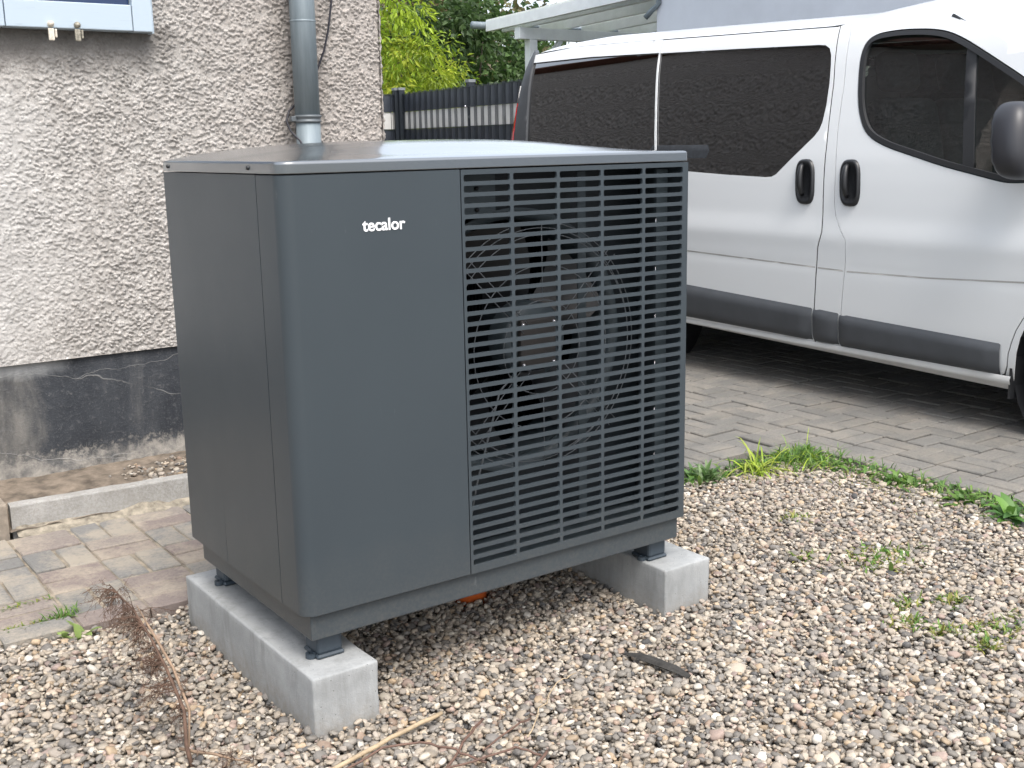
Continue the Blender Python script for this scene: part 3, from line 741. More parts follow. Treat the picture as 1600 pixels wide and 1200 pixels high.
def rough_sheet(name, org, ud, vd, nrm, ul, vl, du, seed, parent, mat='roughcast', flat=None, k=1.0, keep=None):
    nu, nv = int(ul / du) + 1, int(vl / du) + 1; H = rough_height(nu, nv, du, seed, k)
    if flat is not None: H = flat(H, nu, nv, du)
    U, Vv = np.meshgrid(np.arange(nu) * du, np.arange(nv) * du)
    pts = np.array(org)[None, None] + U[..., None] * np.array(ud) + Vv[..., None] * np.array(vd) + H[..., None] * np.array(nrm)
    idx = np.arange(nu * nv).reshape(nv, nu); F = np.stack([idx[:-1, :-1], idx[:-1, 1:], idx[1:, 1:], idx[1:, :-1]], -1).reshape(-1, 4)
    if keep is not None: F = F[[keep(float(u), float(v)) for u, v in zip(U[:-1, :-1].ravel(), Vv[:-1, :-1].ravel())]]
    me = bpy.data.meshes.new(name); me.vertices.add(nu * nv); me.vertices.foreach_set('co', pts.astype(np.float32).ravel())
    me.loops.add(F.size); me.loops.foreach_set('vertex_index', F.ravel().astype(np.int32)); me.polygons.add(len(F))
    me.polygons.foreach_set('loop_start', np.arange(len(F), dtype=np.int32) * 4); me.polygons.foreach_set('loop_total', np.full(len(F), 4, np.int32))
    me.polygons.foreach_set('use_smooth', np.ones(len(F), bool)); me.update(); me.validate(); return link(name, me, mat, parent)
def washed(H, nu, nv, du):
    # render is worn flatter in the washed patch on the left and just under the window
    x = -.62 + np.arange(nu) * du; z = PT - .012 + np.arange(nv) * du
    n = smoothnoise((nv, nu), .06 / du, .06 / du, np.random.default_rng(5)) * .06
    f = 1 - .55 / (1 + np.exp((x[None] + n * 1.2 - .10) * 16)) 
    f *= 1 - .35 * np.exp(-((z[:, None] - 1.6) / .06) ** 2) * (x[None] < .5)
    return H * f
rough_sheet('wall', (-.62, WY, PT - .012), (1, 0, 0), (0, 0, 1), (0, -1, 0), WX + .62 - .004, 1.75, .0030, 3, house, flat=washed)
rough_sheet('wall', (WX, WY - .003, PT - .012), (0, 1, 0), (0, 0, 1), (1, 0, 0), .5, 1.75, .0045, 4, house)
rough_sheet('side_wall', (WX - .004, WY + .496, PT - .012), (0, 1, 0), (0, 0, 1), (1, 0, 0), 6.4, 4.4, .0105, 6, house, k=1.8, keep=lambda u, v: v + PT < HT + .0 + 1.85 * (1 - abs(u + WY + .5 - (WY + 10.5) / 2) / (5.25 - WY / 2)))
def quad(name, vs, mat, parent): return obj(name, vs, [(0, 1, 2, 3)], mat, parent)
# rounded corner strip joining both faces
A = Acc(); nz = 320; ns = 5; rngc = np.random.default_rng(9); hh = smoothnoise((nz + 1, 32), 1.1, 1.1, rngc)
V = []; F = []
for k in range(nz + 1):
    z = PT - .012 + 1.75 * k / nz
    for s in range(ns + 1):
        a = math.pi / 2 * s / ns; r = .006 + .0035 * hh[k, s * 3]; c = (WX - .006, WY + .004)
        V.append((c[0] + r * math.sin(a) + .002, c[1] - r * math.cos(a) - .002, z))
for k in range(nz):
    for s in range(ns): q = k * (ns + 1) + s; F.append((q, q + 1, q + ns + 2, q + ns + 1))
obj('corner_render', V, F, 'roughcast', house, True)
ZT = PT - .012 + 1.745; HL = -7.0; HB = 10.5
A = Acc()
def aq(a, *v): a.add((list(v), [(0, 1, 2, 3)]))
aq(A, (HL, WY - .001, PT - .012), (-.615, WY - .001, PT - .012), (-.615, WY - .001, ZT), (HL, WY - .001, ZT))
aq(A, (HL, WY - .001, ZT), (WX + .002, WY - .001, ZT), (WX + .002, WY - .001, HT), (HL, WY - .001, HT))
A.make('wall', 'roughcast_far', house)
A = Acc()
aq(A, (WX + .002, WY + 6.89, PT - .012), (WX + .002, HB, PT - .012), (WX + .002, HB, ZT), (WX + .002, WY + 6.89, ZT))
A2 = Acc(); A3 = Acc(); aq(A2, (WX + .002, WY - .001, ZT), (WX + .002, WY + .5, ZT), (WX + .002, WY + .5, HT), (WX + .002, WY - .001, HT)); aq(A3, (WX + .002, WY + 6.89, ZT), (WX + .002, HB, ZT), (WX + .002, HB, HT), (WX + .002, WY + 6.89, HT))
A.make('side_wall', 'roughcast_far', house); A2.make('side_wall', 'roughcast_far', house); A3.make('side_wall', 'roughcast_far', house)
A = Acc(); aq(A, (HL, HB, 0), (WX, HB, 0), (WX, HB, HT), (HL, HB, HT)); aq(A, (HL, WY, 0), (HL, HB, 0), (HL, HB, HT), (HL, WY, HT)); A.make('back_wall', 'roughcast_far', house)
A = Acc(); aq(A, (HL, WY - .004, PT - .011), (WX + .004, WY - .004, PT - .011), (WX - .02, WY + .03, PT - .011), (HL, WY + .03, PT - .011)); aq(A, (WX + .004, WY - .004, PT - .0112), (WX + .004, HB, PT - .0112), (WX - .03, HB, PT - .0112), (WX - .03, WY - .004, PT - .0112)); A.make('render_edge', 'roughcast', house)
# plinth, slightly set back, uneven
nx, nz = 220, 60; V, F = [], []
for j in range(nz + 1):
    for i in range(nx + 1):
        x = -.9 + (WX - .015 + .9) * i / nx; z = -.05 + (PT + .05) * j / nz
        d = .004 * mnoise.noise((x * 3, z * 3, 2)) + .002 * mnoise.noise((x * 14, z * 14, 7)) - (.012 * max(0, 1 - (z - .02) / .14) if z < .16 else 0) * (1 + .6 * mnoise.noise((x * 9, z * 20, 3)))
        V.append((x, WY + .012 + d, z))
for j in range(nz):
    for i in range(nx): q = j * (nx + 1) + i; F.append((q, q + 1, q + nx + 2, q + nx + 1))
obj('plinth', V, F, 'plinth', house, True)
A = Acc(); aq(A, (HL, WY + .011, -.05), (-.9, WY + .011, -.05), (-.9, WY + .011, PT), (HL, WY + .011, PT)); aq(A, (WX - .014, WY + .012, -.05), (WX - .014, HB, -.05), (WX - .014, HB, PT), (WX - .014, WY + .012, PT)); A.make('plinth', 'plinth', house)
# roof
rf = empty('roof', (0, 0, 0)); rf.parent = house
ym = (WY + HB) / 2; V = [(HL - .4, WY - .30, HT - .1), (WX + .35, WY - .30, HT - .1), (WX + .35, ym, HT + 1.9), (HL - .4, ym, HT + 1.9), (HL - .4, HB + .45, HT - .1), (WX + .35, HB + .45, HT - .1)]
V += [(a, b, c + .15) for a, b, c in V]
obj('roof_slope', V, [(0, 1, 2, 3), (3, 2, 5, 4), (6, 9, 8, 7), (9, 10, 11, 8), (0, 6, 7, 1), (4, 5, 11, 10), (1, 7, 8, 2), (2, 8, 11, 5), (0, 3, 9, 6), (3, 4, 10, 9)], 'rooftile', rf)
obj('gable', [(WX - .03, WY, HT - .1), (WX - .03, HB, HT - .1), (WX - .03, ym, HT + 1.85)], [(0, 1, 2)], 'roughcast_far', house)
# window: pale blue wooden frame proud of the wall
wn = empty('window', (0, 0, 0)); wn.parent = house
wy0, wy1 = 2.035, 2.11; wb = 1.662; wt = 2.75; wl = -.80
box('bottom_rail', (-.029, wy0, wb), (.392, wy1, wb + .088), 'winpaint', wn, .003)
box('bottom_rail', (-.72, wy0, wb), (-.032, wy1, wb + .088), 'winpaint', wn, .003)
box('stile', (.3945, wy0 - .001, wb - .001), (.464, wy1, wt), 'winpaint', wn, .003)
box('stile', (wl, wy0 - .001, wb - .001), (-.7225, wy1, wt), 'winpaint', wn, .003)
box('top_rail', (-.72, wy0, wt - .09), (.392, wy1, wt), 'winpaint', wn, .003)
box('mullion', (-.20, wy0 + .003, wb + .0885), (-.13, wy1, wt - .091), 'winpaint', wn, .003)
box('side_lining', (.4645, wy0 + .02, wb - .004), (.474, wy1 + .001, wt + .01), 'winpaint', wn, .001)
box('pane', (-.7195, 2.062, wb + .089), (-.2005, 2.068, wt - .091), 'winglass', wn)
box('pane', (-.1295, 2.062, wb + .089), (.392, 2.068, wt - .091), 'winglass', wn)
def hook(x, mat):
    V = []; 
    lathe('shutter_hook', [(0, -.022), (.008, -.020), (.011, -.012), (.009, -.004), (.010, .0)], mat, wn, 12, (x, wy0, wb + .012), 'y')
    box('hook_tongue', (x - .011, wy0 - .016, wb - .042), (x + .008, wy0 - .006, wb - .002), mat, wn, .003)
    box('hook_tongue', (x + .010, wy0 - .016, wb - .032), (x + .017, wy0 - .007, wb - .004), mat, wn, .002)
M['hookw'] = plain('white_painted_hook', (.62, .57, .48), .6, var=.3, vs=90); M['hookd'] = plain('worn_hook', (.27, .25, .2), .6, var=.6, vs=120)
hook(.112, 'hookw'); hook(.199, 'hookd')
# downpipe
dpp = empty('downpipe', (0, 0, 0)); dpp.parent = house; px, py, pr = 1.042, 2.025, .0485
tube('pipe', [(px, py, 1.372), (px, py, 1.80), (px - .006, py, 2.6), (px - .008, py, 3.0)], pr, 'zinc', dpp, 32)
tube('pipe', [(px, py, .1), (px, py, .7), (px, py, 1.352)], pr * .985, 'zinc', dpp, 32)
lathe('bead', [(pr - .001, -.006), (pr + .0015, -.003), (pr + .0015, .001), (pr - .001, .004)], 'zinc', dpp, 32, (px, py, 1.722))
lathe('clamp', [(pr - .004, -.017), (pr + .004, -.016), (pr + .005, -.010), (pr + .001, -.007), (pr + .001, .0), (pr + .005, .003), (pr + .006, .009), (pr + .003, .012), (pr - .004, .013)], 'zincd', dpp, 32, (px, py, 1.360))
box('clamp_bolt', (px - pr - .022, py - .006, 1.348), (px - pr + .002, py + .02, 1.368), 'zincd', dpp, .002)
fix(house)
cb = tube('cable', [(1.22, 2.075, 2.4), (1.205, 2.072, 1.95), (1.190, 2.07, 1.80), (1.172, 2.07, 1.70), (1.150, 2.072, 1.62), (1.125, 2.078, 1.56), (1.10, 2.083, 1.50), (1.05, 2.085, 1.44), (.99, 2.08, 1.39), (.968, 2.06, 1.35), (.970, 2.03, 1.31), (.985, 1.985, 1.275), (1.0, 1.975, 1.24), (1.0, 1.975, .9)], .0042, 'cablem', None, 8)
tag(cb, 'thin black cable hanging down the wall beside the zinc downpipe', 'cable')
# kerb stones and soil strip
def kerb(x0, x1, y0, y1, z1, label, mat='kerb', rot=0):
    bm = bmesh.new(); n = max(4, int((x1 - x0) / .03)); rings = []
    for i in range(n + 1):
        x = x0 + (x1 - x0) * i / n; q = lambda k: .0022 * mnoise.noise((x * 14, k, y1 * 7)); c_ = .006
        rings.append([bm.verts.new(v) for v in ((x, y0 + q(1), -.1), (x, y0 + q(1), z1 * .5 + q(2)), (x, y0 + q(3), z1 - c_ + q(4)), (x, y0 + c_ * .3 + q(3), z1 - c_ * .3 + q(4)), (x, y0 + c_ + q(3), z1 + q(4)), (x, y1 - c_, z1 + q(5)), (x, y1, z1 - c_ + q(5)), (x, y1, -.1))])
    for r1, r2 in zip(rings, rings[1:]):
        for k in range(7): bm.faces.new((r1[k], r2[k], r2[k + 1], r1[k + 1]))
    bm.faces.new(rings[0]); bm.faces.new(rings[-1][::-1])
    o = from_bm('kerb_stone', bm, mat); 
    tag(o, label, 'kerb', 'kerb stones along the house'); 
    if rot: o.rotation_euler.z = rot
    return o
KR = rad(-3.2)
k1 = kerb(-.005, .995, 0, .052, .112, 'grey concrete kerb stone in front of the black plinth', rot=KR); k1.location = (-.235, 1.742, 0)
k2 = kerb(.005, .9, 0, .052, .10, 'concrete kerb stone hidden mostly behind the heat pump', rot=KR); k2.location = (.764, 1.686, 0)
k3 = kerb(-.6, -.008, -.02, .34, .125, 'brownish stone slab at the left end of the concrete kerb', 'step'); k3.location = (-.245, 1.745, 0)
nx, ny = 80, 16; V, F = [], []
for j in range(ny + 1):
    for i in range(nx + 1):
        x = -.25 + 1.66 * i / nx; y = 1.72 + (WY + .02 - 1.72) * j / ny
        V.append((x, y, .082 + .02 * j / ny + .010 * mnoise.noise((x * 9, y * 9, 0)) + .006 * mnoise.noise((x * 30, y * 30, 3)) - (.05 if y < 1.745 - (x + .235) * .056 + .03 else 0)))
for j in range(ny):
    for i in range(nx): q = j * (nx + 1) + i; F.append((q, q + 1, q + nx + 2, q + nx + 1))
tag(obj('soil_strip', V, F, 'soil', smooth=True), kind='structure')
V, F = [], []; n = 90
for i in range(n + 1):
    x = -.23 + 1.2 * i / n; yk = 1.742 - (x + .235) * .0558; wd_ = .045 + .04 * mnoise.noise((x * 6, 1, 1)) + .02 * mnoise.noise((x * 19, 1, 4)); h_ = .014 + .016 * mnoise.noise((x * 8, 3, 3)) + .006 * mnoise.noise((x * 31, 3, 3))
    for q in range(7):
        t_ = q / 6; V.append((x, yk + .004 - max(.012, wd_) * t_ * 1.4, .013 + max(.004, h_ + .012) * (1 - t_) ** 1.5 + .003 * mnoise.noise((x * 50, t_ * 6, 0)) * (1 - t_)))
for i in range(n):
    for q in range(6): k = i * 7 + q; F.append((k, k + 7, k + 8, k + 1))
M['sand'] = plain('blown_sand', (.26, .23, .18), 1., var=.45, vs=40, bump=1., bs=250)
tag(obj('sand', V, F, 'sand', smooth=True), 'loose sand gathered along the foot of the kerb', 'sand', kind='stuff')
def smask(x, y): 
    dens = max(0., min(1., (x - .12) / .35)); return random.random() < dens * (.9 if mnoise.noise((x * 9, y * 9, 2)) > -.25 else .15)
scatter('gravel_strip', smask, .1, 1.38, 1.80, 2.07, 2600, lambda x, y: .098, 'loose pebbles on the soil between kerb and plinth')

# ================================================================== VAN
van = empty('parked_van', (4.3, 1.6, 0)); tag(van, 'white passenger van with dark tinted side windows parked on the driveway', 'van')
VX = 3.4; HW = .90
ZS = np.array([.16, .20, .24, .30, .42, .55, .63, .645, .66, .72, .785, .83, .88, .95, 1.05, 1.15, 1.30, 1.45, 1.60, 1.68, 1.74, 1.80, 1.9])
SO = np.array([.07, .055, .036, .018, .008, .004, .002, .007, .002, .000, -.006, .000, .008, .012, .019, .030, .060, .095, .135, .163, .19, .225, .30])
zf = np.linspace(.16, 1.9, 700); sf = np.interp(zf, ZS, SO); kk = np.exp(-.5 * (np.arange(-24, 25) / 5.) ** 2); kk /= kk.sum(); sf = np.convolve(np.pad(sf, 24, 'edge'), kk, 'valid')
def Sx(y, z):
    s = float(np.interp(z, zf, sf))
    if y < .35: s += .10 * ((.35 - y) / 1.0) ** 2 * (1 if y > -1.5 else 1)
    if y > 4.0: s += .05 * ((y - 4.0) / .1) ** 2
    return s
def inside(p, poly):
    x, y = p; r = False; n = len(poly)
    for i in range(n):
        x1, y1 = poly[i]; x2, y2 = poly[i - 1]
        if (y1 > y) != (y2 > y) and x < (x2 - x1) * (y - y1) / (y2 - y1) + x1: r = not r
    return r
def dens(poly, st):
    o = []
    for a, b in zip(poly, poly[1:] + poly[:1]):
        k = max(1, int(math.hypot(b[0] - a[0], b[1] - a[1]) / st)); o += [(a[0] + (b[0] - a[0]) * q / k, a[1] + (b[1] - a[1]) * q / k) for q in range(k)]
    return o
def dseg(p, poly):
    m = 9
    for a, b in zip(poly, poly[1:] + poly[:1]):
        dx, dy = b[0] - a[0], b[1] - a[1]; L = dx * dx + dy * dy
        t_ = max(0, min(1, ((p[0] - a[0]) * dx + (p[1] - a[1]) * dy) / L)) if L else 0
        m = min(m, math.hypot(p[0] - a[0] - t_ * dx, p[1] - a[1] - t_ * dy))
    return m
def chaikin(poly, n=2):
    for _ in range(n):
        poly = [q for a, b in zip(poly, poly[1:] + poly[:1]) for q in ((a[0] * .75 + b[0] * .25, a[1] * .75 + b[1] * .25), (a[0] * .25 + b[0] * .75, a[1] * .25 + b[1] * .75))]
    return poly
def shift(poly, d):
    """offset closed polygon inwards by d (positive)"""
    n = len(poly); ar = sum(poly[i - 1][0] * poly[i][1] - poly[i][0] * poly[i - 1][1] for i in range(n)); sg = 1 if ar > 0 else -1; o = []
    for i in range(n):
        a, b, c = Vector(poly[i - 1]), Vector(poly[i]), Vector(poly[(i + 1) % n]); d1 = (b - a).normalized() if (b - a).length > 1e-9 else Vector((0, 0)); d2 = (c - b).normalized() if (c - b).length > 1e-9 else d1
        nn = Vector((-(d1.y + d2.y), d1.x + d2.x)); nn = nn.normalized() if nn.length > 1e-6 else Vector((-d1.y, d1.x)); o.append(tuple(b + nn * d * sg))
    return o
def skin(outline, holes=(), st=.045, off=0., flange=.0045, edge=.003):
    """triangulated panel lying on the body side surface; returns verts (right hand side) and faces"""
    ol = dens(list(outline), st); hl = [dens(list(h), st) for h in holes]
    pts = list(ol); ed = [(i, (i + 1) % len(ol)) for i in range(len(ol))]
    for h in hl: k = len(pts); pts += h; ed += [(k + i, k + (i + 1) % len(h)) for i in range(len(h))]
    ys = [p[0] for p in ol]; zs = [p[1] for p in ol]; zst = st * .5
    y = min(ys) + st * .5
    while y < max(ys):
        z = min(zs) + zst * .5
        while z < max(zs):
            p = (y, z)
            if inside(p, ol) and not any(inside(p, h) for h in hl) and dseg(p, ol) > st * .3 and all(dseg(p, h) > st * .3 for h in hl): pts.append(p)
            z += zst
        y += st
    r = geometry.delaunay_2d_cdt([Vector(p) for p in pts], ed, [], 0, 1e-6)
    P2 = [tuple(v) for v in r[0]]; T = []
    for f in r[2]:
        c = (sum(P2[i][0] for i in f) / len(f), sum(P2[i][1] for i in f) / len(f))
        if inside(c, ol) and not any(inside(c, h) for h in hl): T.append(tuple(f))
    # boundary edges
    cnt = {}
    for f in T:
        for a, b in zip(f, f[1:] + f[:1]): cnt[(a, b)] = cnt.get((a, b), 0) + 1
    be = [(a, b) for (a, b) in cnt if (b, a) not in cnt]
    V = [Vector((VX + Sx(*p) + off, p[0], p[1])) for p in P2]
    # orient: normal to -x
    F = []
    for f in T:
        n = (V[f[1]] - V[f[0]]).cross(V[f[2]] - V[f[0]]); F.append(f if n.x < 0 else f[::-1])
    m = {}
    if flange:
        for a, b in be:
            for q in (a, b):
                if q not in m: m[q] = len(V); V.append(V[q].copy()); V.append(V[q] + Vector((flange, 0, 0)))
            F.append((m[a], m[a] + 1, m[b] + 1, m[b]))
    return V, F
def side_part(name, mat, *a, parent=None, both=True, smooth=True, label=None, **k):
    V, F = skin(*a, **k); o = obj(name, V, F, mat, parent or van, smooth)
    V2 = [Vector((2 * (VX + HW) - v.x, v.y, v.z)) for v in V]; o2 = None
    if both: o2 = obj(name, V2, [f[::-1] for f in F], mat, van, smooth)
    if label: o['label'] = label
    return o, o2
fwin = [(1.333, 1.419), (1.368, 1.608), (1.359, 1.676), (1.312, 1.707), (1.219, 1.714), (1.134, 1.713), (1.015, 1.703), (.925, 1.683), (.835, 1.643), (.739, 1.591), (.654, 1.542), (.53, 1.471), (.404, 1.39), (.328, 1.307), (.291, 1.196), (.309, 1.103), (.37, 1.07), (.45, 1.061), (.519, 1.06), (.557, 1.065), (.667, 1.089), (.823, 1.122), (.99, 1.168), (1.138, 1.208), (1.238, 1.254), (1.291, 1.318)]
fwin = chaikin(fwin, 2)
fgap = [(1.490, 1.778), (1.467, 1.715), (1.431, 1.493), (1.416, 1.274), (1.393, 1.087), (1.385, .954), (1.371, .888), (1.332, .823), (1.300, .781), (1.298, .67), (1.308, .554), (1.316, .441), (1.316, .262)]
sgap = [(1.547, 1.767), (1.494, 1.496), (1.469, 1.219), (1.455, .997), (1.441, .81), (1.450, .775), (1.462, .738), (1.469, .645), (1.473, .539), (1.477, .451), (1.479, .268)]
apil = [(1.37, 1.787), (1.2, 1.796), (1.08, 1.785), (.94, 1.754), (.77, 1.69), (.557, 1.578), (.35, 1.452), (.17, 1.33)]
dfront = [(.16, 1.20), (.19, 1.0), (.24, .8), (.33, .62), (.407, .505), (.432, .457), (.449, .406), (.462, .357), (.466, .303), (.479, .268), (.507, .254)]
def left(pl, d): return [(a - d, b) for a, b in pl]
def right(pl, d): return [(a + d, b) for a, b in pl]
door = left(fgap, .0018)[::-1] + apil + dfront
side_part('front_door', 'van', door, [shift(fwin, -.006)])
bp = right(fgap, .0018) + sgap_ if False else right(fgap, .0018) + [(a - .0042, b) for a, b in sgap][::-1]
side_part('door_pillar', 'van', bp)
stop = [(2.799, 1.805), (1.547, 1.767)]
srear = [(2.70, 1.40), (2.655, 1.206), (2.63, 1.05), (2.61, .80), (2.60, .27)]
swin = [(2.775, 1.727), (2.2, 1.708), (1.64, 1.686), (1.595, 1.681), (1.565, 1.664), (1.546, 1.632), (1.532, 1.58), (1.518, 1.498), (1.511, 1.40), (1.516, 1.32), (1.527, 1.285), (1.55, 1.256), (1.65, 1.168), (1.756, 1.076), (1.783, 1.064), (1.825, 1.061), (2.1, 1.07), (2.365, 1.083), (2.629, 1.094), (2.648, 1.206), (2.693, 1.40)]
sdoor = right(sgap, .0042) + [(2.597, .27)] + left(srear[::-1], .003)[1:] + [(2.796, 1.801), (1.551, 1.763)]
side_part('sliding_door', 'van', sdoor, [swin], st=.035)
def gap(pl, wdt=.03):
    side_part('gap_backing', 'rubber', [(a - wdt, b) for a, b in pl] + [(a + wdt, b) for a, b in pl][::-1], off=.0045, flange=0)  # dark strip close behind the gap, in place of its deep shade
gap(sgap, .022); gap(fgap[2:], .022); side_part('gap_backing', 'rubber', [(1.558, 1.748), (2.79, 1.786), (2.80, 1.806), (1.555, 1.771)], off=.0045, flange=0)
RA, RR = 2.95, .39
rarch = [(RA - RR * math.cos(a), .31 + RR * math.sin(a)) for a in [math.pi * k / 18 for k in range(19)]]
quart = [(2.803, 1.805)] + srear[:-1] + [(2.603, .27)] + rarch + [(3.5, .27), (4.0, .30), (4.02, .5), (4.02, 1.0), (4.01, 1.27), (4.03, 1.5), (4.06, 1.70), (4.07, 1.80), (3.6, 1.825)]
qwin = [(2.787, 1.730), (2.706, 1.40), (2.661, 1.206), (2.642, 1.094), (3.0, 1.11), (3.85, 1.14), (3.885, 1.266), (3.955, 1.6), (3.992, 1.752), (3.4, 1.75)]
side_part('rear_quarter', 'van', quart, [qwin], st=.035)
# glazing
g1, _ = side_part('window_glass', 'tint', shift(swin, -.010), off=.009, flange=0, st=.03)
g2, _ = side_part('window_glass', 'tint', shift(qwin, -.010), off=.009, flange=0, st=.03)
side_part('window_glass', 'clear', shift(fwin, .018), off=.014, flange=0)
side_part('window_seal', 'rubber', fwin, [shift(fwin, .021)], off=-.004, flange=.018)
side_part('window_divider', 'rubber', [(.735, 1.108), (.682, 1.097), (.776, 1.606), (.829, 1.630)], off=.006, flange=.015)
# bump strips and the sill
for a, b, c, d in ((2.44, 1.523, .486, .445), ):
    pass
def strip(y0, y1, t0, t1, b0, b1, rnd=.012):
    pl = [(y0, b0), (y0, t0), (y1, t1), (y1, b1)]; return chaikin(dens(pl, .06), 1)
def mould(y0, y1, t0, t1, b0, b1):
    for sgn in (0, 1):
        ny, nz = max(4, int(abs(y1 - y0) / .04)), 10; V, F = [], []
        for i in range(ny + 1):
            y = y0 + (y1 - y0) * i / ny; e = min(i, ny - i) / ny * abs(y1 - y0); re = math.sqrt(max(0, 1 - (1 - min(1, e / .02)) ** 2))
            zt, zb = t0 + (t1 - t0) * i / ny, b0 + (b1 - b0) * i / ny
            for j in range(nz + 1):
                s = j / nz; z = zb + (zt - zb) * s; pr = .030 * min(1, (1 - abs(2 * s - 1) ** 6)) * (1 - .55 * max(0, (s - .78) / .22) ** 1.2) * (.35 + .65 * re)
                x = VX + Sx(y, z) + .003 - pr; V.append((x if not sgn else 2 * (VX + HW) - x, y, z))
        for i in range(ny):
            for j in range(nz): q = i * (nz + 1) + j; f = (q, q + 1, q + nz + 2, q + nz + 1); F.append(f if not sgn else f[::-1])
        obj('bump_strip', V, F, 'moulding', van, True)
mould(2.59, 1.488, .492, .443, .302, .277); mould(1.482, 1.330, .443, .434, .277, .273); mould(1.325, .494, .431, .398, .272, .253); mould(3.98, 3.42, .56, .53, .345, .33)
for sgn in (0, 1):
    V, F = [], []; n = 40
    for i in range(n + 1):
        y = 2.58 + (.445 - 2.58) * i / n; zt = .275 + (.250 - .275) * i / n; zb = .262 + (.199 - .262) * i / n
        for dx, z in ((.020, zt + .012), (.014, zt - .004), (.020, zt - (zt - zb) * .5), (.034, zt - (zt - zb) * .62), (.036, zb + .004), (.05, zb), (.12, zb + .002)):
            x = VX + dx + .002 * mnoise.noise((y * 9, z * 30, 1)); V.append((x if not sgn else 2 * (VX + HW) - x, y, z))
    for i in range(n):
        for j in range(6): q = i * 7 + j; f = (q, q + 7, q + 8, q + 1); F.append(f if not sgn else f[::-1])
    obj('sill', V, F, 'van', van, True)
M['groove'] = plain('groove_grey', (.36, .355, .34), .6)  # flat grey for the thin strip laid along the pressed groove
for pl in ([(2.59, .668), (1.476, .640)], [(1.460, .639), (1.305, .635)], [(1.290, .634), (.85, .640), (.36, .661)]):
    side_part('pressed_line', 'groove', [(a, b - .0035) for a, b in pl] + [(a, b + .0035) for a, b in pl][::-1], off=-.0008, flange=0, st=.04)
# front wing with wheel arch
FA = .02; farch = [(FA + .41 * math.cos(a), .30 + .42 * math.sin(a)) for a in [math.pi * k / 20 for k in range(21)]]
wing = [(a - .004, b) for a, b in dfront[::-1]] 
wing = [(.510, .249), (.475, .254)] + [(a - .005, b) for a, b in dfront[::-1][2:]] + [(.10, 1.22), (-.12, 1.12), (-.45, .95), (-.66, .80), (-.72, .62), (-.74, .40), (-.70, .26)] + farch[::-1] + [(.447, .20)]
side_part('front_wing', 'van', wing)
V = [(VX + .02, .452, .165), (VX + .24, .452, .165), (VX + .24, .452, .34), (VX + .02, .452, .34)]; V += [(a, b - .012, c) for a, b, c in V]
for s in (0, 1): obj('mud_flap', [(v[0] if not s else 2 * (VX + HW) - v[0], v[1], v[2]) for v in V], [(0, 1, 2, 3), (4, 7, 6, 5), (0, 4, 5, 1), (1, 5, 6, 2), (2, 6, 7, 3), (3, 7, 4, 0)], 'rubber', van)
# roof, windscreen, bonnet, nose, back: lofted across the width
def zt_of(y):
    return float(np.interp(y, [.17, .35, .557, .77, .94, 1.08, 1.2, 1.37, 1.48, 1.6, 2.8, 3.6, 4.07], [1.33, 1.452, 1.578, 1.69, 1.754, 1.785, 1.796, 1.787, 1.774, 1.770, 1.807, 1.828, 1.812]))
def loft(name, mat, fn, nu, nv, parent=van):
    V = [fn(i / nu, j / nv) for j in range(nv + 1) for i in range(nu + 1)]
    F = [(j * (nu + 1) + i, j * (nu + 1) + i + 1, (j + 1) * (nu + 1) + i + 1, (j + 1) * (nu + 1) + i) for j in range(nv) for i in range(nu)]
    return obj(name, V, F, mat, parent, True)
def roofp(u, v):
    s = 1 - abs(2 * u - 1); yf = .945 - .42 * (1 - (1 - s) ** 2.0); y = 4.07 + (yf - 4.07) * v
    ye = max(y, .95) if y < .95 else y; zt = zt_of(ye) if y >= .945 else 1.756; o0 = Sx(ye, zt) + .0
    if y > 3.9: zt -= .02 * ((y - 3.9) / .17) ** 2
    x = o0 + (HW - o0) * s; crown = .092 + (.02 if y < 1.4 else 0) * min(1, (1.4 - y) / .4 if y < 1.4 else 0)
    z = zt + crown * (1 - (1 - s) ** 2.5) - .03 * max(0, (1.0 - y) / .45) * s
    xx = VX + x if u <= .5 else VX + 2 * HW - x
    return (xx, y, z)
loft('roof', 'van', roofp, 40, 60)
def screen(u, v):
    s = 1 - abs(2 * u - 1); b = 1 - (1 - s) ** 2.0
    yt, zt = .935 - .42 * b, None; tp = Vector(roofp(u, 1.0)); 
    yb, zb = .165 - .52 * b, 1.325 - .16 * b
    o0 = Sx(.17, 1.33) + .01; x = o0 + (HW - o0) * s; xb = VX + x if u <= .5 else VX + 2 * HW - x
    p = tp.lerp(Vector((xb, yb, zb)), v); p.z += .05 * b * math.sin(math.pi * v); p.y -= .0
    # edge follows the pillar line
    return tuple(p)
loft('windscreen', 'clear', screen, 30, 16)
V1 = []
for s in (0, 1):
    pts = []
    for v in [k / 12 for k in range(13)]: pts.append(screen(0.0 if not s else 1.0, v))
    tube('screen_seal', [(a + (.004 if not s else -.004), b - .004, c + .002) for a, b, c in pts], .009, 'rubber', van, 6)
def bonnet(u, v):
    s = 1 - abs(2 * u - 1); b = 1 - (1 - s) ** 2.2; y0, z0 = .165 - .53 * b, 1.318 - .165 * b; y1, z1 = -.66 - .12 * b, .80 + .02 * b
    o = .02 + .10 * v + Sx(.17, 1.2) * (1 - v) * .6; x = o + (HW - o) * s; xx = VX + x if u <= .5 else VX + 2 * HW - x
    return (xx, y0 + (y1 - y0) * v, z0 + (z1 - z0) * v + .06 * math.sin(math.pi * v) * (.3 + .7 * b))
loft('bonnet', 'van', bonnet, 30, 16)
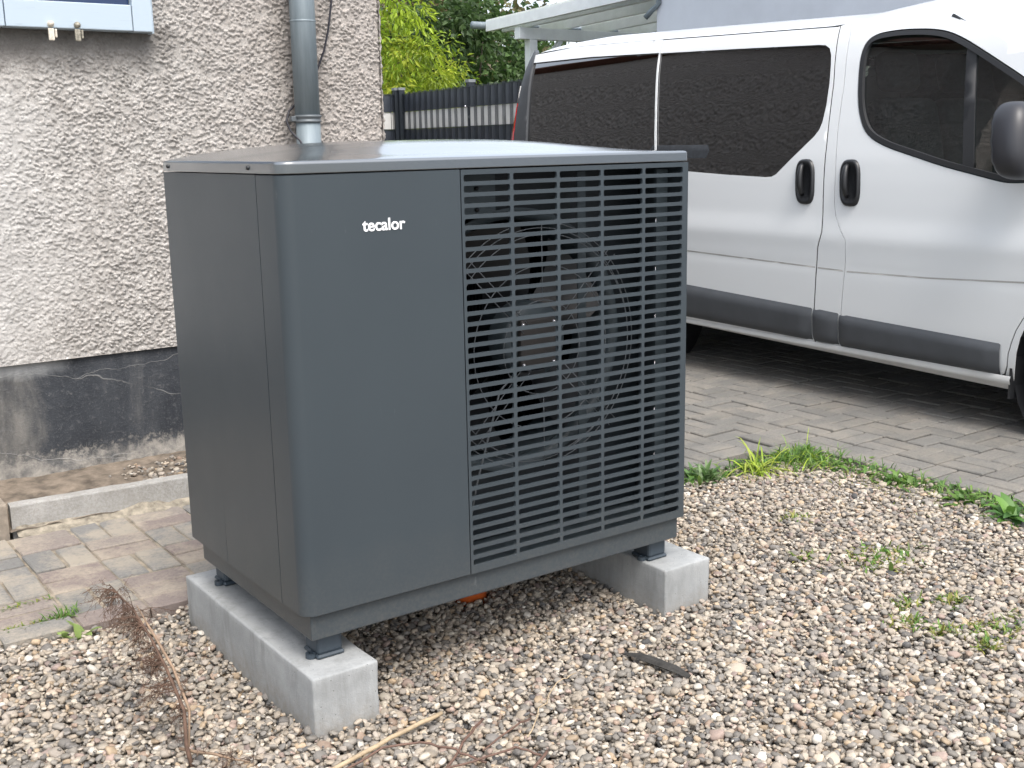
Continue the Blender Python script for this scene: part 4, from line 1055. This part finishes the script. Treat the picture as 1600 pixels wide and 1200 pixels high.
def nose(u, v):
    s = 1 - abs(2 * u - 1); b = 1 - (1 - s) ** 2.2; z = .80 + .02 * b - .58 * v; o = .12 - .06 * math.sin(math.pi * min(1, v * 1.2)); x = o + (HW - o) * s
    return (VX + x if u <= .5 else VX + 2 * HW - x, -.66 - .12 * b - .07 * math.sin(math.pi * v) , z)
loft('front_bumper', 'moulding', nose, 30, 14)
for s in (0, 1):
    bm = bmesh.new(); add_box(bm, (VX + .1, -.755, .72), (VX + .38, -.60, .90), .05, 3)
    if s: 
        for v in bm.verts: v.co.x = 2 * (VX + HW) - v.co.x
    from_bm('headlight', bm, 'tailw', van, True)
def back(u, v):
    s = 1 - abs(2 * u - 1); z = 1.80 - 1.5 * v; e = Sx(4.07, max(.2, z)); x = e + (HW - e) * s; b = 1 - (1 - s) ** 4
    zz = z + (.09 * (1 - (1 - s) ** 2.5)) * max(0, 1 - v * 6)
    return (VX + x if u <= .5 else VX + 2 * HW - x, 4.045 + .06 * b - .03 * max(0, 1 - v * 5) + .0 * v, zz)
loft('rear_doors', 'van', back, 30, 24)
# black rear corner pillar and tail lamp
side_part('corner_trim', 'moulding', [(3.870, 1.05), (3.878, 1.266), (3.949, 1.6), (3.985, 1.757), (4.010, 1.82), (4.060, 1.84), (4.085, 1.77), (4.055, 1.62), (4.015, 1.27), (4.015, 1.05)], off=-.008, flange=.03)
side_part('tail_lamp', 'tail', [(4.02, .95), (4.015, 1.27), (4.05, 1.50), (4.075, 1.53), (4.06, 1.27), (4.06, .95)], off=-.012, flange=.06)
side_part('tail_lamp_lens', 'tailw', [(4.050, 1.505), (4.068, 1.612), (4.092, 1.612), (4.078, 1.535)], off=-.014, flange=.05)
# handles
for yc, zc_ in ((1.567, 1.043), (1.302, 1.042)):
    def rr_(w_, h_, n=24, e=3.2): return [(math.copysign(abs(math.cos(a)) ** (2 / e), math.cos(a)) * w_, math.copysign(abs(math.sin(a)) ** (2 / e), math.sin(a)) * h_) for a in [2 * math.pi * k / n for k in range(n)]]
    for sgn in (0, 1):
        V, F = [], []; n = 28
        for w_, h_, d in ((.057, .108, .004), (.055, .105, -.010), (.048, .097, -.016), (.043, .088, -.014), (.035, .075, -.006), (.0, .0, -.004)):
            for a, b in rr_(w_, h_, n): y, z = yc + a + b * .10, zc_ + b; x = VX + Sx(y, z) + d; V.append((x if not sgn else 2 * (VX + HW) - x, y, z))
        for r in range(5):
            for k in range(n): f = (r * n + k, r * n + (k + 1) % n, (r + 1) * n + (k + 1) % n, (r + 1) * n + k); F.append(f if sgn else f[::-1])
        hb = obj('door_handle', V, F, 'black', van, True)
        pts = [(yc + .012 + q * .10, zc_ + q, d) for q, d in ((.082, -.008), (.07, -.020), (.03, -.028), (-.02, -.028), (-.05, -.018), (-.06, -.006))]
        gp = []
        for y, z, d in pts: x = VX + Sx(y, z) + d; gp.append((x if not sgn else 2 * (VX + HW) - x, y, z))
        tube('grip', gp, [.010, .013, .015, .015, .013, .010], 'black', hb, 10)
# mirrors
def mirror(sgn):
    bm = bmesh.new(); bmesh.ops.create_icosphere(bm, subdivisions=4, radius=1)
    for v in bm.verts:
        c = v.co; e = Vector([math.copysign(abs(a) ** .72, a) for a in c])
        z = 1.225 + e.z * .150; tz = (z - 1.225) / .15; wx = .125 * (1 - .12 * max(0, tz)); x = VX - .115 + e.x * wx * (1 - .10 * tz); y = .405 + e.y * .085 + (.02 * tz) - (.03 if e.y > .6 else 0)
        v.co = Vector((x if not sgn else 2 * (VX + HW) - x, y, z))
    o = from_bm('wing_mirror', bm, 'mirrorm', van, True)
    bm = bmesh.new(); add_box(bm, (VX - .06, .34, 1.07), (VX + .05, .44, 1.14), .02, 2)
    if sgn:
        for v in bm.verts: v.co.x = 2 * (VX + HW) - v.co.x
    from_bm('mirror_arm', bm, 'rubber', o)
mirror(0); mirror(1)
# wheels
def wheel(x, y, sgn):
    wl_ = empty('wheel', (0, 0, 0)); wl_.parent = van; s = -1 if sgn == 0 else 1
    lathe('tyre', [(.20, -.09 * s), (.27, -.10 * s), (.315, -.085 * s), (.325, -.05 * s), (.325, .05 * s), (.315, .085 * s), (.27, .10 * s), (.20, .09 * s)], 'tyre', wl_, 40, (x, y, .337), 'x')
    lathe('rim', [(0, .055 * s), (.06, .06 * s), (.10, .045 * s), (.17, .055 * s), (.205, .09 * s), (.205, -.08 * s)], 'rim', wl_, 32, (x, y, .337), 'x')
for y in (FA, RA): wheel(VX + .13, y, 0); wheel(VX + 2 * HW - .13, y, 1)
for s in (0, 1):
    for yc, r in ((FA, .43), (RA, .405)):
        lathe('wheel_housing', [(.0, (.34 if not s else -.34)), (r, (.34 if not s else -.34)), (r, (.045 if not s else -.045))], 'rubber', van, 32, (VX if not s else VX + 2 * HW, yc, .31), 'x')
# underbody and cabin
box('underbody', (VX + .12, -.6, .27), (VX + 2 * HW - .12, 3.95, .42), 'rubber', van)
box('cabin_floor', (VX + .05, .05, .43), (VX + 2 * HW - .05, 3.95, .50), 'interior', van)
box('dashboard', (VX + .08, .02, .52), (VX + 2 * HW - .08, .42, 1.10), 'interior', van, .06, 3)
box('bulkhead', (VX + .16, 1.50, .52), (VX + 2 * HW - .16, 1.53, 1.10), 'interior', van)
for x in (3.82, 4.30, 4.78):
    st_ = empty('seat', (0, 0, 0)); st_.parent = van
    box('cushion', (x - .22, .72, .62), (x + .22, 1.22, .86), 'seat', st_, .06, 3, True)
    m4 = Matrix.Translation((x, 1.22, .84)) @ Matrix.Rotation(rad(-12), 4, 'X')
    box('backrest', (-.22, -.07, 0), (.22, .07, .60), 'seat', st_, .06, 3, True, m4)
    box('headrest', (-.13, -.05, .63), (.13, .05, .82), 'seat', st_, .045, 3, True, m4)
A = Acc(); pts = [(4.78 + .19 * math.cos(a), .50 + .07 * math.sin(a), 1.10 + .18 * math.sin(a)) for a in [2 * math.pi * k / 32 for k in range(33)]]
tube('steering_wheel', pts, .014, 'black', van, 8)
for k, x in enumerate((3.7, 4.3, 4.9)):
    box('rear_seat', (x - .26, 2.2, .6), (x + .26, 2.75, 1.25), 'seat', van, .06, 2, True)
fix(van)
# hi-vis vest lying on the dashboard
V, F = [], []; n = 14
for j in range(n + 1):
    for i in range(n + 1):
        x = 3.62 + .62 * i / n; y = .13 + .26 * j / n; V.append((x, y, 1.115 + .045 * (.5 + mnoise.noise((x * 7, y * 7, 3))) * (1 - abs(2 * j / n - 1) ** 3) * (1 - abs(2 * i / n - 1) ** 4)))
for j in range(n):
    for i in range(n): q = j * (n + 1) + i; F.append((q, q + 1, q + n + 2, q + n + 1))
tag(obj('safety_vest', V, F, 'vest', None, True), 'crumpled yellow vest lying on the dashboard of the van', 'vest')
ant = tube('roof_aerial', [(4.3, .95, 1.86), (4.3, 1.02, 1.92), (4.3, 1.25, 2.1)], [.008, .004, .002], 'rubber', van, 6); fix(van, ant)

# ================================================================== NEIGHBOUR HOUSE, CARPORT, FENCE, TREES
nb = empty('neighbour_house', (11, 0, 0)); tag(nb, 'smooth pale rendered house wall rising behind the white van', 'house')
NX, NY1, NH = 8.06, 7.69, 3.9
box('wall', (NX, -14, 0), (NX + 9, NY1, NH), 'render_white', nb)
V = [(NX - .5, -14.5, NH - .05), (NX + 9.5, -14.5, NH - .05), (NX + 9.5, NY1 + .5, NH - .05), (NX - .5, NY1 + .5, NH - .05), (NX + 4.5, -14.5, NH + 2), (NX + 4.5, NY1 + .5, NH + 2)]
obj('roof', V, [(0, 3, 5, 4), (1, 4, 5, 2), (0, 4, 1), (3, 2, 5), (0, 1, 2, 3)], 'rooftile', nb)
tube('downpipe', [(NX - .02, NY1 - .05, NH - .2), (NX - .02, NY1 - .05, 2.72), (NX - .04, NY1 + .03, 2.66), (NX - .08, NY1 + .1, 2.58)], .03, 'zinc', nb, 12)
fix(nb)
cp = empty('carport', (9.8, 9.3, 0)); tag(cp, 'white painted timber carport behind the pale rendered house', 'carport')
def raf(x, w_=.07):
    z0, z1 = 2.70, 2.826; ya, yb = NY1 - .02, 10.93; sl_ = .036
    V = [(x, yb, z0), (x + w_, yb, z0), (x + w_, yb, z1), (x, yb, z1)]; dz = (yb - ya) * sl_; V += [(x, ya, z0 + dz), (x + w_, ya, z0 + dz), (x + w_, ya, z1 + dz), (x, ya, z1 + dz)]
    obj('rafter', V, [(0, 1, 2, 3), (7, 6, 5, 4), (0, 4, 5, 1), (1, 5, 6, 2), (2, 6, 7, 3), (3, 7, 4, 0)], 'wood_white', cp)
raf(7.97)
for x in (8.23, 8.86, 9.6, 10.28, 11.0, 11.7): raf(x)
ya, yb = NY1 - .02, 10.95
for k in range(14):
    y0 = ya + (yb - ya) * k / 14; y1 = ya + (yb - ya) * (k + 1) / 14 - .012; zz = lambda y: 2.829 + (10.93 - y) * .036
    V = [(7.98, y0, zz(y0)), (12.4, y0, zz(y0)), (12.4, y1, zz(y1)), (7.98, y1, zz(y1))]; V += [(a, b, c + .02) for a, b, c in V]
    obj('roof_sheet', V, [(3, 2, 1, 0), (4, 5, 6, 7), (0, 1, 5, 4), (1, 2, 6, 5), (2, 3, 7, 6), (3, 0, 4, 7)], 'deck_white', cp)
box('beam', (8.0, 10.20, 2.552), (12.4, 10.32, 2.695), 'wood_white', cp, .004)
box('post', (8.16, 10.2, 0), (8.28, 10.32, 2.551), 'wood_white', cp, .004); box('post', (12.1, 10.2, 0), (12.22, 10.32, 2.551), 'wood_white', cp, .004)
tube('brace', [(8.22, 10.26, 2.0), (8.70, 10.26, 2.552)], .045, 'wood_white', cp, 4, False)
tube('gutter', [(7.80, 11.0, 2.78), (9.5, 11.0, 2.78), (12.4, 11.0, 2.77)], .05, 'zinc', cp, 12)
fix(cp)
# fences: rod panels with woven strips
def fence(name, p0, p1, label, nposts, h=1.80):
    r = empty(name, (p0[0], p0[1], 0)); tag(r, label, 'fence', 'privacy strip fences at the back of the drive')
    a, b = Vector((*p0, 0)), Vector((*p1, 0)); L = (b - a).length; d = (b - a).normalized(); nrm = Vector((d.y, -d.x, 0))
    if nrm.dot(Vector((-1, -1, 0))) < 0: nrm = -nrm
    rh = .186; nrow = 9
    def pt(s, n, z): p = a + d * s + nrm * n; return (p.x, p.y, z)
    per = .145; 
    for k in range(nrow):
        z1 = h - .02 - k * rh; z0 = z1 - rh + .004; V, F = [], []; n = int(L / .02)
        for i in range(n + 1):
            s = L * i / n; ph = (s % per) / per; bul = .007 * math.sin(math.pi * min(1, max(0, (ph - .36) / .64))) if ph > .36 else -.003 * math.sin(math.pi * ph / .36)
            V.append(pt(s, bul, z0)); V.append(pt(s, bul + .002, (z0 + z1) / 2)); V.append(pt(s, bul, z1))
        for i in range(n): q = i * 3; F += [(q, q + 3, q + 4, q + 1), (q + 1, q + 4, q + 5, q + 2)]
        obj('privacy_strip', V, F, 'fence_grey' if k in (1, 4, 7) else 'fence_dark', r, True)
    s = .02; k = 0
    while s < L:
        for q in (0, .024, .047):
            if s + q < L:
                p0_, p1_ = Vector(pt(s + q, .008, .05)), Vector(pt(s + q, .008, h)); V, F = tube_geo([p0_, p1_], .003, 4); obj('vertical_rod', V, F, 'fence_post', r)
        s += per
    for k in range(nrow + 1):
        z = h - .015 - k * rh; V, F = tube_geo([pt(0, .012, z), pt(L, .012, z)], .004, 4); obj('cross_rod', V, F, 'fence_post', r)
    for k in range(nposts):
        s = L * k / (nposts - 1); p = Vector(pt(s, -.03 if 0 < k < nposts - 1 else .015, 0)); m4 = Matrix.Translation(p) @ Matrix.Rotation(math.atan2(d.y, d.x), 4, 'Z')
        box('post', (-.03, -.03, 0), (.03, .03, h + .03), 'fence_post', r, .003, 1, False, m4)
        bm = bmesh.new(); add_box(bm, (-.036, -.036, h + .03), (.036, .036, h + .05), .004, 1, m4); o = from_bm('post_cap', bm, 'capm', r)
        lathe('clamp', [(.0, -.012), (.010, -.010), (.012, 0)], 'bolt', r, 8, tuple(Vector(pt(s, .03, h - .2))), 'y')
    fix(r)
fence('privacy_fence', (5.5, 8.95), (5.10, 5.75), 'dark privacy fence with one light grey strip row running along beside the carport', 3)
fence('privacy_fence', (5.46, 9.02), (1.6, 9.5), 'dark privacy fence closing the back of the drive, seen beside the house corner', 3)

# ---- trees and hill
def leaf_quad(p, d, up, L, W_, fold=.25):
    d = d.normalized(); s = d.cross(up); s = s.normalized() if s.length > 1e-4 else d.orthogonal().normalized(); n = s.cross(d)
    a = p; b = p + d * L * .45 + s * W_ * .5 + n * fold * W_; c = p + d * L - n * L * .12; e = p + d * L * .45 - s * W_ * .5 + n * fold * W_
    return ([a, b, c, e], [(0, 1, 2, 3)])
def rv(r): 
    v = Vector((r.gauss(0, 1), r.gauss(0, 1), r.gauss(0, 1))); return v.normalized()
def tree(name, label, x, y, trunk_h, ctr, rads, nclump, per, L, W_, cols, seed, tr=.12, droop=.2, group=None, cat='tree', clr=.35, limbs=9):
    r = random.Random(seed); root = empty(name, (x, y, 0)); tag(root, label, cat, group)
    c = Vector(ctr); A = Acc(); base = Vector((x, y, -.1)); top = Vector((x, y, 0)).lerp(c, .9)
    mid = base.lerp(top, .5) + Vector((r.gauss(0, .1), r.gauss(0, .1), 0)); A.add(tube_geo([base, mid, top], [tr, tr * .75, tr * .35], 8))
    clumps = []
    for k in range(nclump):
        v = rv(r); q = r.random() ** .42; p = c + Vector((v.x * rads[0], v.y * rads[1], v.z * rads[2])) * q
        p += Vector((mnoise.noise(p * .9), mnoise.noise(p * .9 + Vector((9, 0, 0))), mnoise.noise(p * .9 + Vector((0, 9, 0))))) * .5 * min(rads); clumps.append(p)
    for k in range(limbs):
        p = clumps[k * 3 % len(clumps)]; s0 = base.lerp(top, r.uniform(.4, .95)); m_ = s0.lerp(p, .5) + Vector((r.gauss(0, .15), r.gauss(0, .15), r.uniform(0, .3))); A.add(tube_geo([s0, m_, p], [tr * .35, tr * .2, tr * .06], 5))
    A.make('trunk', 'bark', root, True)
    B = Acc()
    for p in clumps:
        cc = r.choice(cols); f = r.uniform(.75, 1.25); rr = clr * r.uniform(.6, 1.2)
        for k in range(per):
            q = p + rv(r) * rr * r.random() ** .5; d = (q - p) + rv(r) * .3 * rr; d.z -= droop * rr; fl = f * r.uniform(.8, 1.2)
            B.add(leaf_quad(q, d, rv(r) + Vector((0, 0, 1.2)), L * r.uniform(.6, 1.3), W_ * r.uniform(.7, 1.2)), tuple(v * fl for v in cc))
    B.make('crown', 'leaf', root); fix(root); return root
DG = [(.05, .105, .022), (.075, .14, .03), (.04, .085, .025)]; OL = [(.14, .13, .055), (.10, .12, .035), (.17, .125, .07)]; LG = [(.30, .40, .03), (.38, .44, .045), (.23, .34, .025)]
GT = 'trees behind the fence'
tree('walnut_bush', 'bright yellow green leafy bush just behind the dark fence', 6.2, 11.0, 1, (6.15, 11.0, 1.95), (1.0, .8, 1.15), 150, 62, .105, .036, LG, 11, .05, .5, cat='bush', clr=.24, limbs=26)
tree('walnut_bush', 'small bright green bush top showing above the fence beside the van', 7.6, 11.9, 1, (7.6, 11.9, 1.75), (.8, .6, .75), 60, 60, .095, .034, LG, 12, .05, .5, cat='bush', clr=.22)
tree('broadleaf_tree', 'dark green tree standing behind the bright bush at the house corner', 6.4, 15.5, 3, (6.6, 15.5, 2.4), (2.2, 1.6, 1.8), 250, 46, .17, .10, DG, 21, .16, group=GT, clr=.5)
tree('broadleaf_tree', 'olive brown leaved tree behind the left end of the carport', 9.2, 15.8, 3, (9.2, 15.8, 2.5), (2.0, 1.6, 2.0), 270, 46, .16, .09, OL + DG[:1], 22, .15, group=GT, clr=.5)
tree('broadleaf_tree', 'dense green tree low behind the carport post', 9.0, 13.0, 2, (8.9, 13.2, 1.9), (1.3, 1.0, 1.7), 170, 40, .13, .08, [(.06, .12, .03), (.08, .14, .04), (.045, .085, .025)], 23, .1, group=GT, clr=.36)
tree('broadleaf_tree', 'tall dark tree far behind the carport roof', 12.4, 17.5, 3, (12.4, 17.5, 2.3), (2.4, 1.8, 1.7), 220, 44, .18, .11, DG + OL[:1], 24, .17, group=GT, clr=.55)
tree('broadleaf_tree', 'mid green tree between the dark tree and the olive tree', 7.9, 17.5, 3, (8.0, 17.8, 2.9), (2.0, 1.5, 2.3), 260, 44, .17, .10, [(.05, .105, .03), (.085, .13, .045)], 25, .15, group=GT, clr=.5)
nx, ny = 60, 20; V, F = [], []
for j in range(ny + 1):
    for i in range(nx + 1):
        x = -40 + 100 * i / nx; y = 19 + 40 * j / ny; V.append((x, y, -.1 + 4.2 * (j / ny) ** .7 + 1.2 * mnoise.noise((x * .15, y * .15, 0))))
for j in range(ny):
    for i in range(nx): q = j * (nx + 1) + i; F.append((q, q + 1, q + nx + 2, q + nx + 1))
tag(obj('hill', V, F, 'hill', smooth=True), kind='structure')
B = Acc(); r = random.Random(77)
for k in range(26000):
    x = r.uniform(3, 24); j = r.random(); y = 19 + 14 * j; z = -.1 + 4.2 * ((y - 19) / 40) ** .7 + r.uniform(-.2, 2.6) + .8 * mnoise.noise((x * .5, y * .3, 2)); p = Vector((x, y, z))
    cc = r.choice(DG + OL[:2]); n_ = .8 + .5 * mnoise.noise(p * .6)
    B.add(leaf_quad(p, rv(r), rv(r), .34 * r.uniform(.6, 1.3), .2, .2), tuple(max(.005, v * n_) for v in cc))
tag(B.make('hillside_wood', 'leaf'), 'dark green wood covering the slope far behind the fence', 'wood', kind='stuff')
pole = tube('pole', [(5.6, 13.2, 0), (5.6, 13.2, 3.6)], .045, 'wood_white', None, 10); pole.location = (0, 0, 0)
tag(pole, 'pale upright pole among the bushes next to the house corner', 'pole')

# ================================================================== WEEDS AND TWIGS
def blade(p, d, L, W_, droop, n=5):
    V, F = [], []; d = Vector(d).normalized(); p = Vector(p); s = d.cross(Vector((0, 0, 1))); s = s.normalized() if s.length > 1e-4 else Vector((1, 0, 0)); q = p.copy(); v = d.copy()
    for i in range(n + 1):
        t_ = i / n; w_ = W_ * (.55 + .9 * t_) * (1 - t_) ** .55 if W_ < .012 else W_ * math.sin(math.pi * min(1, (t_ * .92 + .06))) ** .75
        n_ = s.cross(v).normalized(); V += [q - s * w_ / 2 + n_ * w_ * .15, q, q + s * w_ / 2 + n_ * w_ * .15]; q = q + v * L / n; v = (v + Vector((0, 0, -droop / n))).normalized()
    for i in range(n): a = i * 3; F += [(a, a + 1, a + 4, a + 3), (a + 1, a + 2, a + 5, a + 4)]
    return V, F
YG = [(.34, .46, .045), (.28, .40, .04), (.40, .48, .07)]; GG = [(.09, .20, .03), (.13, .25, .04), (.07, .15, .03), (.17, .27, .06)]
def plant(name, label, x, y, z, n, L, W_, cols, spread, droop, seed, cat='weed', group=None):
    r = random.Random(seed); B = Acc(); root = empty(name, (x, y, z)); tag(root, label, cat, group)
    for k in range(n):
        a = r.uniform(0, 6.28); e = r.uniform(.15, 1) * spread; d = Vector((math.cos(a) * e, math.sin(a) * e, 1)); f = r.uniform(.8, 1.2); c = tuple(v * f for v in r.choice(cols))
        B.add(blade((x + r.gauss(0, .02), y + r.gauss(0, .02), z), d, L * r.uniform(.55, 1.15), W_ * r.uniform(.7, 1.2), droop * r.uniform(.6, 1.4)), c)
    B.make('leaves', 'leaf', root, True); fix(root)
plant('grass_tuft', 'bright yellow green grass tuft at the corner of the pavers', 2.20, .715, .0, 46, .17, .010, YG, 1.5, 2.2, 1, 'grass')
plant('dock_weed', 'broad leaved weed at the gravel edge near the right picture border', 2.43, -.165, .0, 40, .11, .036, [(.10, .22, .04), (.14, .28, .05), (.08, .18, .05)], 2.2, 1.6, 2)
plant('leafy_weed', 'upright leafy weed between grass tufts along the drive edge', 2.50, .30, .0, 34, .07, .018, [(.08, .165, .03), (.13, .23, .045)], 1.8, 1.4, 3)
plant('leafy_weed', 'leafy weed between the upright weed and the broad leaved weed', 2.47, .03, .0, 44, .08, .020, [(.085, .175, .03), (.13, .235, .045)], 2.0, 1.6, 4)
plant('leafy_weed', 'low dark leafed weed beside the bright grass tuft', 1.98, .765, .0, 60, .09, .016, [(.07, .15, .04), (.11, .20, .06), (.16, .24, .10)], 1.6, 1.0, 5)
plant('leafy_weed', 'small pale green seedling at the edge of the red and grey path', -.285, .80, .0, 10, .055, .02, [(.28, .38, .12)], 1.5, .8, 6)
B = Acc(); r = random.Random(5)
def sprinkle(n, fx, L, W_, cols, spread=1.4):
    for k in range(n):
        x, y = fx(); a = r.uniform(0, 6.28); f = r.uniform(.75, 1.25); c = tuple(v * f for v in r.choice(cols))
        B.add(blade((x, y, gz(x, y) - .002), (math.cos(a) * r.uniform(.2, spread), math.sin(a) * r.uniform(.2, spread), 1), L * r.uniform(.5, 1.3), W_ * r.uniform(.7, 1.3), r.uniform(.5, 1.8), 4), c)
def edge_y(): 
    y = r.uniform(-.9, .84); return (2.535 + r.gauss(0, .045) - .02 * mnoise.noise((0, y * 4, 0)), y)
def edge_x(): x = r.uniform(1.85, 2.6); return (x, .79 + r.gauss(0, .03))
def corner(): return (2.46 + r.gauss(0, .07), .72 + r.gauss(0, .06))
sprinkle(560, edge_y, .055, .005, GG); sprinkle(300, edge_y, .045, .015, GG, 2.); sprinkle(330, edge_x, .045, .005, GG); sprinkle(120, edge_x, .05, .016, GG); sprinkle(330, corner, .08, .006, GG + YG[:1])
MG = [(.20, .24, .04), (.28, .28, .06), (.24, .22, .07), (.14, .20, .04)]
sprinkle(600, lambda: (2.42 + r.gauss(0, .07), r.uniform(-.2, .72)), .022, .004, MG); sprinkle(300, lambda: (r.uniform(2.05, 2.5), .68 + r.gauss(0, .04)), .022, .004, MG)
tag(B.make('edge_grass', 'leaf', None, True), 'grass and small weeds fringing the gravel along the pavers', 'grass', kind='stuff')
B = Acc()
for x, y, n, s in ((1.806, -.139, 150, .07), (1.876, .256, 45, .03), (1.573, -.398, 50, .03), (1.686, -.458, 60, .025), (1.457, -.481, 50, .03), (1.494, -.569, 45, .022), (1.515, -.681, 40, .02), (1.656, -.646, 70, .05), (1.625, -.011, 30, .025), (1.56, -.62, 30, .03)):
    sprinkle(n * 2, lambda: (x + r.gauss(0, s), y + r.gauss(0, s * .6)), .030, .0065, GG[:2] + MG, 1.6)
    if n > 100: sprinkle(20, lambda: (x + r.gauss(0, s), y + r.gauss(0, s * .6)), .045, .012, GG, 1.6)
tag(B.make('gravel_moss', 'leaf', None, True), 'tiny green shoots growing up through the gravel', 'moss', kind='stuff')
B = Acc()
for y0, n in ((.918, 260), (1.08, 170)):
    for k in range(n):
        x = r.uniform(-.75, -.27) + r.gauss(0, .01); a = r.uniform(0, 6.28); c = r.choice(MG + GG[:2]); B.add(blade((x, y0 + r.gauss(0, .006), .012), (math.cos(a), math.sin(a), 1), .02 * r.uniform(.5, 1.5), .005, 1., 3), c)
for k in range(60): B.add(blade((-.30 + r.gauss(0, .03), .93 + r.gauss(0, .012), .012), (r.gauss(0, .7), r.gauss(0, .7), 1), .035 * r.uniform(.5, 1.5), .005, 1., 3), r.choice(GG))
tag(B.make('joint_moss', 'leaf', None, True), 'moss and short grass in the joints of the footpath', 'moss', kind='stuff')
# dry broken shrub
ds = empty('dead_shrub', (-.271, .001, 0)); tag(ds, 'dry brown dead shrub branch sticking up from the gravel in front', 'dead shrub')
sp0 = [Vector(p) for p in ((-.268, -.005, -.02), (-.273, .013, .04), (-.266, .049, .102), (-.272, .108, .168), (-.284, .168, .223), (-.298, .241, .275), (-.318, .315, .309))]
sp_ = [p + rv(random) * .006 for p in sp0]
tube('stem', sp_, [.0055, .0045, .0038, .0034, .0028, .002, .0009], 'dry', ds, 7)
tube('stem', [sp_[1] + Vector((.004, -.004, 0)), sp_[2] + Vector((.010, -.004, .0)), sp_[3] + Vector((.012, -.006, .002)), sp_[4] + Vector((.006, -.006, .006)), sp_[5] + Vector((.008, 0, .008))], [.002, .003, .0034, .003, .001], 'dryl', ds, 6)
A = Acc(); r = random.Random(8)
def twig(p, d, L, rad_, depth):
    n = 4; pts = [p]; v = d.normalized()
    for i in range(n):
        v = (v + rv(r) * .35 + Vector((0, 0, -.10))).normalized(); pts.append(pts[-1] + v * L / n)
    A.add(tube_geo(pts, [rad_ * (1 - .8 * i / n) for i in range(n + 1)], 3, False))
    if depth:
        for k in range(5): i = r.randrange(1, n + 1); twig(pts[i], v + rv(r) * .9, L * .5 * r.uniform(.5, 1.1), rad_ * .6, depth - 1)
for k in range(150):
    t_ = (r.uniform(4.3, 5.95) if k % 2 else (r.uniform(2.1, 3.9) if k % 5 else r.uniform(.9, 5.9))); i = min(5, int(t_)); p = sp_[i].lerp(sp_[i + 1], t_ - i); dd = (sp_[i + 1] - sp_[i]).normalized()
    side = rv(r) * .9 + Vector((-.45, .30, -.45)); twig(p, side + dd * .3, r.uniform(.03, .07) * (.6 if t_ < 2 else 1), .0011, 2)
tw = A.make('twigs', 'dry', ds)
A = Acc()
bp_ = [Vector((-.285, .03, .03)), Vector((-.262, .0, .028)), Vector((-.235, -.035, .03)), Vector((-.21, -.07, .026)), Vector((-.182, -.098, .022))]
for k in range(16): i = r.randrange(1, 4); twig(bp_[i].lerp(bp_[i + 1], r.random()), rv(r) + Vector((.3, -.2, .3)), .05, .0009, 1)
A.make('twigs', 'dry', ds); tube('stem', bp_, [.0035, .0035, .003, .0025, .001], 'dryl', ds, 6); fix(ds)
def stick(name, pts, rads, mat, label, cat='twig', group='loose twigs on the gravel', n=7):
    o = tube(name, pts, rads, mat, None, n); tag(o, label, cat, group); return o
def bend(pts, k=5, s=.003, seed=1):
    rr = random.Random(seed); out = []
    for a, b in zip(pts, pts[1:]):
        for q in range(k): p = Vector(a).lerp(Vector(b), q / k); out.append(p + Vector((rr.gauss(0, s), rr.gauss(0, s), rr.gauss(0, s * .5))))
    return out + [Vector(pts[-1])]
stick('cane', bend([(-.10, -.235, .022), (.092, -.193, .024), (.243, -.155, .018)], 5, .0015), .0052, 'cane', 'straight pale dry cane lying in front of the near concrete block', 'cane')
stick('twig', bend([(-.06, -.245, .02), (.058, -.225, .03), (.13, -.261, .034), (.172, -.319, .03), (.204, -.39, .02)], 4, .002, 2), .0026, 'redtwig', 'curved reddish twig lying beside the pale cane')
stick('twig', bend([(.13, -.36, .022), (.224, -.288, .028), (.297, -.24, .022)], 4, .002, 3), .003, 'redtwig', 'short thick reddish twig pointing away from the camera')
stick('twig', bend([(.10, -.36, .022), (.206, -.387, .03), (.278, -.388, .03), (.31, -.435, .02)], 4, .002, 4), .0024, 'redtwig', 'bent reddish twig at the bottom edge of the picture')
stick('twig', bend([(.226, -.345, .02), (.315, -.324, .03), (.385, -.297, .02)], 4, .002, 5), .0022, 'redtwig', 'thin dark twig behind the bent reddish twig')
stick('twig', bend([(.25, -.48, .02), (.327, -.432, .022)], 4, .002, 6), .0034, 'redtwig', 'short stub of twig at the bottom edge, rightmost of the twigs')
stick('straw', bend([(.331, -.36, .02), (.423, -.283, .026), (.53, -.202, .022), (.602, -.184, .018)], 4, .003, 7), .0014, 'cane', 'thin crooked dry straw on the gravel in front of the heat pump', 'straw')
V, F = [], []; bk = [Vector(p) for p in ((.766, -.172, .016), (.78, -.21, .02), (.789, -.247, .02), (.80, -.30, .018), (.811, -.352, .012))]
for i, p in enumerate(bk):
    wv_ = (.006, .013, .017, .016, .007)[i]
    for a in range(6): an = a * math.pi / 3; V.append(p + Vector((math.cos(an) * wv_, 0, math.sin(an) * wv_ * .45)) + rv(random) * .0015)
for i in range(4):
    for a in range(6): F.append((i * 6 + a, i * 6 + (a + 1) % 6, (i + 1) * 6 + (a + 1) % 6, (i + 1) * 6 + a))
F += [tuple(range(5, -1, -1)), tuple(range(24, 30))]
tag(obj('bark_piece', V, F, 'darkbark'), 'dark strip of bark lying on the gravel in front of the grille', 'bark')
bpy.context.view_layer.update()
